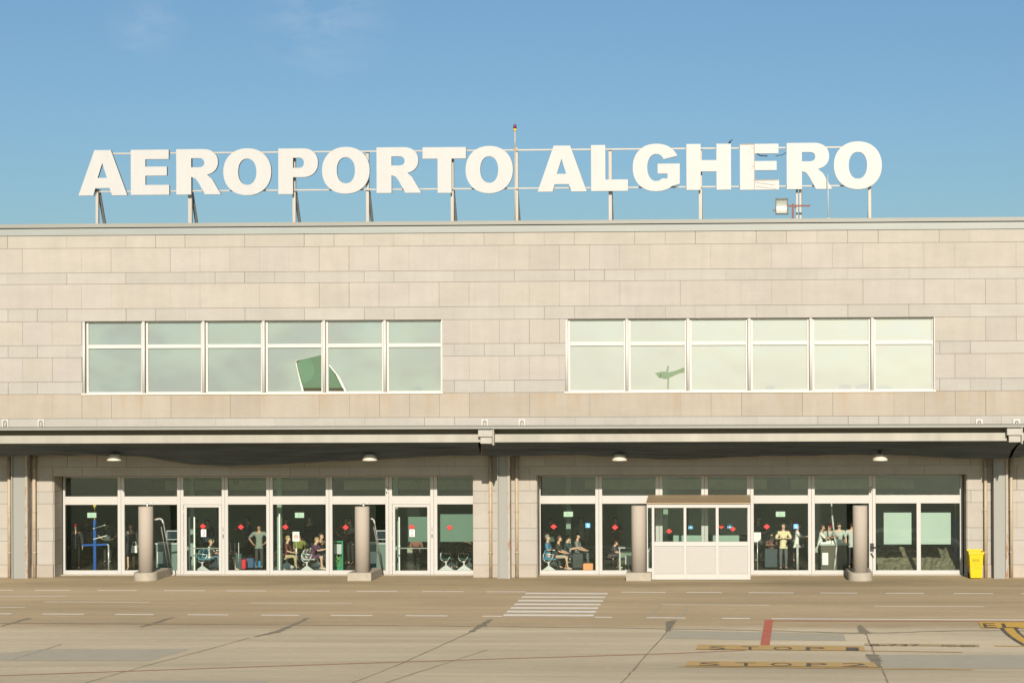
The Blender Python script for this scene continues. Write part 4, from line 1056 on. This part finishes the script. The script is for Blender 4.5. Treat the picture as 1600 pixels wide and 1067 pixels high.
    ks = ['pel', 'sp', 'ch', 'shl', 'shr', 'ell', 'elr']; ed = [('pel', 'sp'), ('sp', 'ch'), ('ch', 'shl'), ('ch', 'shr'), ('shl', 'ell'), ('shr', 'elr')]
    if long_sleeve: ks += ['wrl', 'wrr']; ed += [('ell', 'wrl'), ('elr', 'wrr')]
    J['nb'] = J['ch']+(J['nk']-J['ch'])*.62; R['nb'] = (.088, .070); ks.append('nb'); ed.append(('ch', 'nb'))
    J['hem'] = J['pel']-(J['sp']-J['pel'])*.45; R['hem'] = (.135, .10); ks.append('hem'); ed.append(('pel', 'hem'))
    sub_('shirt', ks, ed, cloth(top), .018, {'shl': (.072, .072), 'shr': (.072, .072), 'ch': (.155, .108)})
    if skirt:
        bm = B(); lathe(bm, [(.145*s, J['pel'].z+.12*s), (.185*s, J['pel'].z-.05*s), (.20*s, J['pel'].z-.42*s), (.19*s, J['pel'].z-.42*s)], n=20, sy=.75); obj('skirt', bm, cloth(bot), t)
    else:
        J['wst'] = J['pel']+(J['sp']-J['pel'])*.4; R['wst'] = (.118, .086)
        ks = ['wst', 'pel', 'hipl', 'hipr', 'knl', 'knr']; ed = [('wst', 'pel'), ('pel', 'hipl'), ('pel', 'hipr'), ('hipl', 'knl'), ('hipr', 'knr')]
        if legs == 'long': ks += ['anl', 'anr']; ed += [('knl', 'anl'), ('knr', 'anr')]
        sub_('trousers', ks, ed, cloth(bot), .012, {'pel': (.125, .095)})
    for n in 'lr':
        a_, b_ = J['an'+n], J['to'+n]
        dv = (b_-a_); dv.z = 0; an = math.atan2(dv.y, dv.x)-math.pi/2
        bm = B(); ball(bm, (0, .055*s, .042*s), .5, (.085*s, .28*s, .085*s))
        for v in bm.verts: v.co.z = max(v.co.z, .004)
        for v in bm.verts: v.co = Matrix.Rotation(an, 3, 'Z') @ v.co + Vector((a_.x, a_.y, 0))
        obj('shoe', bm, cloth(feet), t)
    # hair and eyes
    hd = J['hd1']; bm = B(); ball(bm, (0, 0, 0), .104*s, (.90, 1.0, .98), 3)
    for v in bm.verts:
        if v.co.y > 0 and v.co.z < .035*s: v.co.y *= .1
        if v.co.y <= .01*s and v.co.z < 0: v.co.z *= 1.3
        if hairlen and v.co.z < -.03*s: v.co.z -= hairlen; 
    rot = Matrix.Rotation(-ld, 3, 'X')
    for v in bm.verts: v.co = rot @ v.co + hd+Vector((0, -.020*s, .028*s))
    obj('hair', bm, HAIR[hair], t)
    for sd in (-1, 1):
        bm = B(); ball(bm, J['hd1']+rot @ Vector((sd*.032*s, .070*s, 0)), .011*s, n=1); obj('eye', bm, HAIR['dark'], t)
    bm = B(); c_ = J['hd0']+rot @ Vector((0, .068*s, -.004*s)); bx(bm, c_.x-.022*s, c_.x+.022*s, c_.y-.01*s, c_.y+.012*s, c_.z-.006*s, c_.z+.006*s); obj('mouth', bm, mat('lips', (.30, .10, .08), .5), t)
    if cap:
        bm = B(); ball(bm, (0, 0, 0), .112*s, (.9, 1.05, .8))
        for v in bm.verts: v.co.z = max(v.co.z, .02*s)
        tube(bm, (0, .08*s, .03*s), (0, .19*s, .02*s), .07*s, .06*s, n=10)
        for v in bm.verts:
            if v.co.y > .079*s and v.co.z < .2: v.co.z = .02*s+(v.co.z-.02*s)*.15
        for v in bm.verts: v.co = rot @ v.co + hd+Vector((0, 0, .03*s))
        obj('cap', bm, cloth(cap), t)
    return t
NOTE = None
# left bay
person('person in dark clothes with red cap standing left of the blue pole', 118, 3.2, 200, top=(.03, .03, .035), bot=(.02, .02, .02), long_sleeve=True, cap=(.75, .02, .03), hair='dark', arms='down')
person('person in dark jacket and skirt holding a white handbag', 204.5, 3.1, 195, h=1.74, top=(.03, .035, .04), bot=(.03, .035, .045), long_sleeve=True, skirt=True, arms=('down', 'down'), feet=(.5, .35, .25))
person('person in grey shirt with back turned right of the blue pole', 168, 6.0, 10, h=1.70, top=(.10, .11, .10), bot=(.03, .03, .03), arms='hip')
person('person in dark green top standing behind the number 3 card', 311, 6.2, 170, h=1.70, top=(.01, .09, .06), bot=(.02, .02, .03), long_sleeve=True, arms='fold', dx=-.12)
person('person in navy top standing shoulder to shoulder behind door 3', 324, 6.2, 190, h=1.70, top=(.015, .03, .06), bot=(.02, .02, .02), long_sleeve=True, arms='down')
person('fair haired child in white top sitting inside door 3', 329, 3.3, 265, pose='sit', h=1.35, top=(.7, .7, .66), bot=(.10, .16, .22), hair='blond', arms='lap')
person('person in pale grey shirt standing in the hall left of gate window', 405, 3.4, 180, h=1.70, top=(.20, .24, .20), bot=(.05, .05, .05), arms='hip', skin='b')
person('person with bare legs sitting half hidden behind a window post', 354, 3.0, 250, pose='sit', h=1.66, top=(.18, .13, .10), bot=(.10, .09, .06), legs='short', arms='lap', feet=(.5, .4, .3))
person('person with straw coloured hair in dark red top sitting left of the notice stand', 446, 3.4, 265, pose='sit', h=1.66, top=(.13, .03, .03), bot=(.45, .38, .2), hair='blond', arms='lap', lean=8)
person('person in olive shirt sitting right of the notice stand', 468, 4.6, 200, pose='sit', h=1.70, top=(.16, .18, .03), bot=(.03, .04, .06), arms='lap')
person('fair haired person in purple dress sitting forward on the bench', 487, 3.2, 265, pose='sit', h=1.62, top=(.10, .04, .09), bot=(.10, .04, .09), hair='blond', legs='short', arms='fwd', lean=18, feet=(.6, .5, .4))
person('person in black top reaching forward behind the one in purple', 500, 4.2, 235, pose='sit', h=1.75, top=(.03, .03, .035), bot=(.05, .07, .09), hair='brown', arms=('fwd', 'up'), lean=5)
person('person in grey green top sitting low inside the last left window', 706, 3.6, 200, pose='sit', h=1.7, top=(.12, .16, .12), bot=(.04, .05, .05), hair='grey', arms='lap')
# right bay
person('person in blue shirt leaning back on the bench', 857, 3.5, 262, pose='sit', h=1.70, top=(.07, .25, .42), bot=(.04, .06, .08), hair='grey', arms='fold', lean=-4)
person('person in dark top with bare crossed legs on the bench', 869, 3.2, 262, pose='sit', h=1.68, top=(.04, .04, .035), bot=(.45, .40, .33), hair='brown', legs='short', arms='lap', lean=10, feet=(.6, .4, .35))
person('person in dark green top stretching an arm from the bench', 882, 3.5, 262, pose='sit', h=1.70, top=(.03, .06, .07), bot=(.03, .03, .04), hair='brown', legs='short', arms='fwd', lean=12, feet=(.5, .5, .45))
person('small person crouched alone beside the white table', 954, 3.8, 265, pose='sit', h=1.25, top=(.08, .05, .05), bot=(.06, .06, .07), hair='brown', legs='short', arms='lap', lean=25, feet=(.6, .55, .4))
person('person in grey with white visor far back near the white notice', 1185, 6.5, 185, h=1.72, top=(.08, .09, .08), bot=(.04, .04, .04), hair='dark', cap=(.6, .45, .3), arms='fold')
person('child in pale yellow trousers standing behind the white notice', 1206, 3.7, 170, h=1.30, top=(.16, .06, .05), bot=(.62, .55, .30), hair='dark', arms='fold')
person('person in cream shirt reading with head bowed', 1224, 3.0, 185, h=1.74, top=(.66, .58, .36), bot=(.10, .11, .12), hair='dark', arms='fold')
person('person in white shirt seen in profile beside the white post', 1245, 3.3, 262, h=1.74, top=(.72, .73, .68), bot=(.04, .04, .05), hair='brown', skin='b', arms=('down', 'fwd'), lean=4)
person('person in white shirt at the left end of the paper desk', 1281, 3.2, 262, h=1.68, top=(.66, .68, .63), bot=(.07, .08, .09), hair='dark', skin='b', arms='fwd', lean=8)
person('person in red cap bending over the desk papers', 1293, 3.6, 200, h=1.72, top=(.45, .47, .43), bot=(.03, .04, .05), cap=(.55, .02, .05), arms='fwd', lean=15)
person('balding person in pale blue shirt and glasses leaning on the desk', 1311, 3.4, 185, h=1.76, top=(.42, .47, .43), bot=(.08, .05, .04), hair='grey', arms=('down', 'fwd'), lean=6)
person('person half hidden behind the rightmost round column', 1331, 3.5, 190, h=1.76, top=(.50, .53, .50), bot=(.04, .04, .05), hair='brown', arms='down')

bk = dict(arms='down')
person('dim figure in grey seen between the leftmost window posts, rear of the hall', 135, 7.5, 160, top=(.12, .13, .12), bot=(.05, .05, .05))
person('dim figure in dark blue walking behind the red and blue bags', 388, 7.6, 80, top=(.04, .06, .14), bot=(.04, .04, .05), long_sleeve=True, arms='fwd')
person('dim figure in brown standing behind the person with straw hair', 447, 6.5, 190, top=(.16, .09, .06), bot=(.05, .05, .06), hair='brown', arms='fold')
person('dim figure in black standing above the person in olive shirt', 484, 6.8, 175, h=1.8, top=(.02, .02, .025), bot=(.02, .02, .025), long_sleeve=True)
person('dim figure in rust top left of the second round column', 541, 7.0, 200, top=(.22, .10, .05), bot=(.04, .05, .06), arms='hip')
person('dim figure in black between the green display and second round column', 548, 5.2, 150, h=1.78, top=(.02, .02, .02), bot=(.02, .02, .02), long_sleeve=True, arms='fold')
person('dim figure in green grey behind the blue shirted bench sitter', 861, 6.2, 185, top=(.07, .12, .09), bot=(.04, .05, .05), arms='fold')
person('dim figure in white top standing rear of the blue square sticker', 908, 7.4, 170, top=(.35, .38, .34), bot=(.05, .05, .06))
person('person sitting in striped grey at the far end of the right bench group', 902, 4.4, 262, pose='sit', h=1.68, top=(.22, .24, .22), bot=(.10, .12, .12), arms='lap', hair='dark')
person('dim figure in dark red behind the small crouched one', 962, 7.0, 190, top=(.15, .04, .04), bot=(.03, .03, .04), arms='fold')
person('dim figure in pale shirt waiting between cream and white shirts', 1236, 6.5, 180, top=(.20, .20, .18), bot=(.06, .05, .04), hair='brown', arms='fold')
person('dim tall figure in black behind the red capped person', 1300, 7.0, 180, h=1.85, top=(.02, .02, .02), bot=(.02, .02, .02), long_sleeve=True)
person('dim figure seated low behind door 2', 650, 4.4, 200, pose='sit', h=1.7, top=(.22, .10, .07), bot=(.04, .05, .06), hair='dark', arms='lap')
person('person in brown sitting at the right edge behind the dim frosted film', 728, 4.2, 235, pose='sit', h=1.7, top=(.20, .13, .08), bot=(.05, .07, .07), hair='blond', arms='lap')
# handbag
c = P(210, 857, 2.95); bm = B(); bx(bm, -.12, .12, -.05, .05, -.15, .12)
for v in bm.verts:
    if v.co.z > 0: v.co.x *= .8
path(bm, [(-.08, 0, .11), (-.05, 0, .26), (.05, 0, .26), (.08, 0, .11)], .01)
o = obj('handbag', bm, PAPER, bevel=.02); o.location = c; tag(o, 'white handbag hanging from the hand of the person in dark skirt', 'handbag')

# ------------------------------------------------------------------ furniture of the hall
def bench(label, x, Y, face=-90, seats=3, shell=(.55, .58, .53)):
    t = thing('bench_seat', label, 'bench', 'waiting benches', (PX(x, Y, 880), Y, .014)); t.rotation_euler.z = rad(face+90)
    sm = cloth(shell); n = seats
    bm = B(); bx(bm, -.04, .04, -.2, n*.58+.1, .30, .36); obj('beam', bm, CHROME, t)
    for i in range(n):
        y = i*.58+.15
        bm = B(); k = 8; rows = []
        pr = [(-.10, .78), (-.17, .60), (-.16, .47), (-.08, .415), (.10, .41), (.26, .43), (.30, .40)]
        for px_, pz in pr: rows.append([bm.verts.new((px_-0.05, y+yy, pz)) for yy in (-.24, -.1, .1, .24)])
        for a_, b_ in zip(rows, rows[1:]):
            for j in range(3): f = bm.faces.new((a_[j], a_[j+1], b_[j+1], b_[j])); f.smooth = True
        o = obj('seat', bm, sm, t); s = o.modifiers.new('solid', 'SOLIDIFY'); s.thickness = .025
    for y in (-.18, n*.58+.02):
        bm = B()
        poly(bm, [(-.30, y, 0), (.32, y, 0), (.03, y, .20), (-.03, y, .20)])
        for f in list(bm.faces):
            r = bmesh.ops.extrude_face_region(bm, geom=[f]); bmesh.ops.translate(bm, verts=[v for v in r['geom'] if isinstance(v, bmesh.types.BMVert)], vec=(0, .05, 0))
        bar(bm, (0, y+.02, .18), (0, y+.02, .34), .05, .05)
        obj('foot', bm, CHROME, t)
        bm = B(); path(bm, [(-.20, y+.02, .66), (-.22, y+.02, .45), (-.10, y+.02, .34), (.02, y+.02, .30), (.20, y+.02, .62), (-.20, y+.02, .66)], .016, 6); obj('armrest', bm, CHROME, t)
    return t
# facing +x (to the right in the picture): local +x is the front
bench('white shell bench end seen inside door 3 under the fair haired child', 318, 2.6, -90, 3, (.10, .28, .36))
bench('white shell bench under the person in purple dress', 481, 2.6, -90)
bench('bench end at the left edge of the window with the notice stand', 437, 2.9, -90, 2, (.50, .46, .30))
bench('blue backed bench carrying three seated people in the right bay', 858, 2.6, -90, 3, (.08, .30, .45))
bench('dark bench with chrome feet inside the last left window, left of its pair', 698, 2.9, -90, 2, (.05, .14, .13))
bench('dark bench with chrome feet inside the last left window, right of its pair', 726, 2.9, -90, 2, (.05, .14, .13))
def notice(label, x, y0, y1, Y, red=False, hw=.13):
    c = P(x, (y0+y1)/2, Y); t = thing('notice_stand', label, 'notice stand', 'notice boards on poles', (c.x, Y, .014))
    z0, z1 = P(x, y1, Y).z, P(x, y0, Y).z
    bm = B(); bx(bm, -hw, hw, -.01, .01, z0, z1); obj('board', bm, PAPER, t)
    bm = B(); tube(bm, (0, .02, .02), (0, .02, z0+.1), .016); obj('pole', bm, CHROME, t); bm = B(); lathe(bm, [(.16, 0), (.16, .015), (.02, .03)], n=20); obj('foot', bm, CHROME, t)
    if red:
        bm = B(); zc = (z0+z1)/2
        pts = [(.065*math.cos(i*math.pi/8), -.015, zc+.065*math.sin(i*math.pi/8)) for i in range(17)]; path(bm, pts, .010, 5); bx(bm, -.05, .05, -.018, -.012, zc-.012, zc+.012)
        obj('prohibition_symbol', bm, RED, t)
notice('white notice with a round red symbol on a pole inside the fifth window', 462.5, 831, 846, 2.6, True)
notice('plain white notice on a thin pole inside the window right of the booth', 1183.5, 832, 847, 2.6)
# exit signs stuck just behind the glass
for x, Y, lab in ((143.5, 1.0, 'pale green exit sign behind the glass above the blue pole'), (468, 1.0, 'pale green exit sign behind the glass above the red symbol notice'), (888, 1.0, 'pale green exit sign behind the glass above the seated bench group'), (1219.5, 1.0, 'pale green exit sign behind the glass above the person in cream shirt')):
    c = P(x, 804.6 if x < 800 else 803, Y); t = thing('exit_sign', lab, 'exit sign', 'exit signs in the hall', (c.x, Y, c.z))
    bm = B(); bx(bm, -.17, .17, -.008, .008, -.095, .095); obj('plate', bm, EXITG, t, .003)
    bm = B(); ball(bm, (-.03, -.012, .045), .016, n=1); bar(bm, (-.03, -.012, .03), (-.01, -.012, -.02), .03, .006); bar(bm, (-.01, -.012, -.02), (-.05, -.012, -.06), .018, .006); bar(bm, (-.01, -.012, -.02), (.03, -.012, -.055), .018, .006); bar(bm, (.06, -.012, 0), (.13, -.012, 0), .018, .006)
    obj('running_figure', bm, mat('exit_figure', (.25, .50, .35), .5), t)
# blue pole with arms (weighing / queue post)
def blue_pole(x, Y, lab, arm=True):
    X = PX(x, Y, 860); t = thing('blue_pole', lab, 'pole', 'blue poles in the hall', (X, Y, .014))
    bm = B(); bx(bm, -.05, .05, -.05, .05, 0, 1.95); bx(bm, -.2, .2, -.2, .2, 0, .03); obj('post', bm, mat('blue_paint', (.005, .075, .34), .4), t)
    if arm:
        bm = B(); bar(bm, (-.5, 0, .99), (.48, 0, 1.02), .07, .06); obj('cross_arm', bm, mat('blue_paint', (.005, .075, .34), .4), t)
        bm = B(); bar(bm, (-.05, -.06, 1.62), (.42, -.06, 1.76), .035, .02); bar(bm, (-.05, -.06, 1.22), (.48, -.06, 1.36), .035, .02); obj('metal_rod', bm, CHROME, t)
        bm = B(); path(bm, [(.52, .0, 0), (.52, 0, 1.0), (.45, 0, 1.02)], .03); obj('steel_leg', bm, CHROME, t)
    bm = B(); poly(bm, [(-.06, -.055, 2.45), (.06, -.055, 2.75), (.06, -.055, 2.45)]); bx(bm, -.01, .01, -.05, .03, 1.95, 2.75); obj('pennant', bm, mat('yellow_pennant', (.6, .45, .05), .6), t)
blue_pole(148.5, 2.4, 'blue pole with horizontal arm and metal rods inside the leftmost window')
blue_pole(1493, 2.4, 'slim blue pole behind the right edge of the rightmost glazing', False)
# desks with screens
def desk(label, x, Y, wd, scr=True, col=(.16, .22, .2)):
    X = PX(x, Y, 870); t = thing('desk', label, 'desk', 'desks in the hall', (X, Y, .014))
    bm = B(); bx(bm, -wd/2, wd/2, -.3, .3, .98, 1.03); obj('desk_top', bm, mat('desk_pale', (.45, .5, .46), .4), t)
    bm = B(); bx(bm, -wd/2+.03, wd/2-.03, -.27, .27, 0, .979); obj('desk_body', bm, cloth(col), t)
    bm = B(); bx(bm, -wd/2+.08, -wd/2+.3, -.285, -.275, .25, .7); obj('desk_notice', bm, PAPER, t)
def screen(label, x, y, Y, ztop):
    c = P(x, y, Y); t = thing('monitor', label, 'monitor', 'screens on the desks', (c.x, Y, 1.046))
    bm = B(); bx(bm, -.24, .24, -.02, .03, .10, .46); obj('casing', bm, mat('screen_shell', (.5, .55, .53), .4), t, .01)
    bm = B(); bx(bm, -.21, .21, -.026, -.0205, .13, .43); obj('display', bm, mat('dark_display', (.02, .035, .05), .2), t)
    bm = B(); bx(bm, -.03, .03, 0, .02, .0, .10); bx(bm, -.12, .12, -.06, .08, 0, .012); obj('stand', bm, BLACK, t)
desk('grey green desk with screen right of the leftmost round column', 266, 3.2, 1.0); screen('monitor on the desk right of the leftmost round column', 270, 845, 3.2, 1)
desk('grey green desk with screen just left of gate door 2', 598, 3.2, 1.0); screen('monitor on the desk just left of gate door 2', 598, 845, 3.2, 1)
desk('long paper strewn desk in front of the crowd on the right', 1304, 2.55, 1.1, col=(.10, .09, .07))
X = PX(1301, 2.55, 870)
for k in range(4):
    bm = B(); bx(bm, -.12, .12, -.09, .09, 0, .05+.03*k); o = obj('paper_stack', bm, PAPER); o.location = (X-.33+.21*k, 2.55+(.08 if k % 2 else -.08), 1.046)
    tag(o, ('low', 'second lowest', 'second highest', 'tallest')[k]+' stack of white papers on the crowded desk', 'papers', 'paper stacks on the desk')
# white table by the crouched person
X = PX(976, 2.6, 870); t = thing('white_table', 'white square legged table left of the third round column', 'table', None, (X, 2.6, .014))
bm = B(); bx(bm, -.22, .35, -.25, .25, .86, .90); obj('tabletop', bm, WHITE, t)
for a_, b_ in ((-.20, -.23), (-.20, .21), (.31, -.23), (.31, .21)): bm = B(); bx(bm, a_, a_+.04, b_, b_+.03, 0, .859); obj('leg', bm, WHITE, t)
X = PX(983, 2.4, 870); bm = B(); bx(bm, -.13, .13, -.12, .12, 0, .12); bx(bm, -.12, .12, -.13, .13, .30, .62); bx(bm, -.02, .02, -.02, .02, .1, .3)
bx(bm, -.03, .03, -.135, -.131, .42, .5); o = obj('white_cabinet', bm, WHITE, bevel=.02); o.location = (X, 2.0, .014); tag(o, 'small rounded white cabinet standing before the white table', 'cabinet')
# green display
c = P(528, 870, 2.8); t = thing('display_stand', 'green framed display stand with a pale sheet and a plant', 'display stand', None, (c.x, 2.8, .014))
GR = mat('green_frame', (.02, .24, .12), .4)
bm = B(); bx(bm, -.2, -.15, -.02, .03, 0, 1.12); bx(bm, .15, .2, -.02, .03, 0, 1.12); bx(bm, -.15, .15, -.02, .03, 1.06, 1.12); bx(bm, -.15, .15, .005, .03, 0, .5); obj('frame', bm, GR, t)
bm = B(); bx(bm, -.145, .145, -.03, -.021, .62, 1.0); obj('sheet', bm, mat('grey_sheet', (.45, .5, .47), .6), t)
bm = B(); rn = random.Random(2)
for i in range(40):
    a_ = rn.uniform(0, 6.28); b_ = Vector((.1*math.cos(a_), .1*math.sin(a_)-.1, rn.uniform(.1, .5))); poly(bm, [b_, b_+Vector((.05, 0, .04)), b_+Vector((.01, .01, .1))])
obj('leaves', bm, mat('plant_leaf', (.10, .28, .06), .6, var=.3), t)
# sliding rail posts (white uprights) near doors
for x, y0, lab in ((296, 808, 'white upright behind the left stile of door 3'), (304, 808, 'white upright a hand to the right of its twin behind door 3'), (437, 803, 'white upright at the left edge of the notice window'), (624, 808, 'white upright behind the left stile of door 2')):
    Y = 1.9; X = PX(x, Y, 860); z1 = P(x, y0, Y).z
    bm = B(); bx(bm, -.025, .025, -.03, .03, 0, z1); bx(bm, -.035, .035, -.04, .04, .95, 1.0); bx(bm, -.06, .06, -.06, .06, 0, .02); o = obj('guide_post', bm, PAPER); o.location = (X, Y, .014); tag(o, lab, 'post', 'white uprights in the hall')
# turnstile like white uprights at 360-378
X = PX(368, 3.0, 870); t = thing('queue_barrier', 'low barrier of white rods behind the red diamond left of the gate window', 'barrier', None, (X, 3, .014))
bm = B(); bx(bm, -.25, .25, -.1, .1, 0, .62); obj('base', bm, cloth((.04, .09, .10)), t)
for d in (-.17, 0, .15): bm = B(); tube(bm, (d, -.11, .3), (d, -.11, 1.05), .018); obj('rod', bm, WHITE, t)
# white post with handle next to profile man
X = PX(1246, 2.8, 870); t = thing('white_post', 'thick white post with small lamp head beside the person in profile', 'post', None, (X, 2.8, .014))
bm = B(); tube(bm, (0, 0, 0), (0, 0, .95), .05, .045, n=14); obj('post', bm, WHITE, t); bm = B(); path(bm, [(-.05, 0, .97), (.18, 0, .86), (.24, 0, .97)], .03); obj('arm', bm, WHITE, t)
# tall leaning white pole at 1302
X = PX(1303, 2.2, 860); bm = B(); path(bm, [(-.10, 0, 2.75), (-.06, 0, 2.1), (.02, 0, 1.3), (.10, 0, .95), (.06, 0, .5), (.0, 0, .0)], .032, 10)
o = obj('bent_pole', bm, WHITE); o.location = (X, 2.2, .014); tag(o, 'tall slightly bent white pole in front of the crowded desk', 'pole')
# small round table
X = PX(1316, 2.7, 870); t = thing('side_table', 'small side table with thin stem left of the rightmost round column', 'table', None, (X, 2.7, .014))
bm = B(); bx(bm, -.20, .17, -.15, .15, .66, .76); obj('tabletop', bm, cloth((.42, .38, .28)), t); bm = B(); tube(bm, (0, 0, 0), (0, 0, .66), .018); obj('leg', bm, CHROME, t)
# luggage
def bag(label, x, Y, w_, h_, col, kind='suitcase'):
    X = PX(x, Y, 880); t = thing(kind, label, kind, 'bags on the hall floor', (X, Y, .014))
    bm = B(); bx(bm, -w_/2, w_/2, -.12, .12, .04, h_); obj('body', bm, cloth(col), t, .04)
    bm = B(); path(bm, [(-w_*.2, 0, h_-.01), (-w_*.2, 0, h_+.08), (w_*.2, 0, h_+.08), (w_*.2, 0, h_-.01)], .012, 6); obj('handle', bm, BLACK, t)
bag('narrow bright red bag on the hall floor', 381.5, 2.9, .16, .42, (.6, .03, .04)); bag('small blue bag under the person in pale grey shirt', 404, 3.6, .28, .30, (.02, .22, .42)); bag('round dark blue bag beside the red bag', 391, 3.4, .3, .42, (.05, .10, .2))
bag('orange travel bag at the feet of the bench group', 919, 2.4, .38, .30, (.80, .33, .14)); bag('dark suitcase behind the orange travel bag', 903, 3.2, .4, .6, (.05, .06, .06)); bag('dark blue case in front of the cream shirt person', 1205, 3.6, .5, .75, (.05, .07, .08))
# frosted screens
def fro(x0, x1, y0, y1, par, m):
    a_, b_ = P(x0, y1, FY+.03), P(x1, y0, FY+.03); bm = B(); poly(bm, [(a_.x, FY+.03, a_.z), (b_.x, FY+.03, a_.z), (b_.x, FY+.03, b_.z), (a_.x, FY+.03, b_.z)])
    obj('frosted_film', bm, m, par, label='pale green frosted film')
fro(638, 668, 807, 846, W1[6], MINTD); fro(688, 741, 803, 846, W1[7], MINTD)
fro(1381, 1424, 800.5, 850, W2[6], MINT); fro(1438.6, 1485.5, 800.5, 850, W2[6], MINT)
fro(1052, 1096, 836, 848, W2[2], MINT); fro(1112, 1155, 836, 848, W2[3], MINT)
# crumpled sheeting on the floor behind the rightmost window
bm = B(); rn = random.Random(8); X0, X1 = PX(1372, 1.6, 880), PX(1498, 1.6, 880); n, k = 30, 8; rows = []
for j in range(k):
    rows.append([bm.verts.new((X0+(X1-X0)*i/(n-1), 1.25+.28*j, .03+.11*j+rn.uniform(-.05, .07))) for i in range(n)])
for a_, b_ in zip(rows, rows[1:]):
    for i in range(n-1): bm.faces.new((a_[i], a_[i+1], b_[i+1], b_[i]))
o = obj('plastic_sheeting', bm, mat('crumpled_plastic', (.20, .19, .13), .25, var=.3)); tag(o, 'crumpled translucent plastic sheeting heaped behind the rightmost window', 'plastic sheeting')
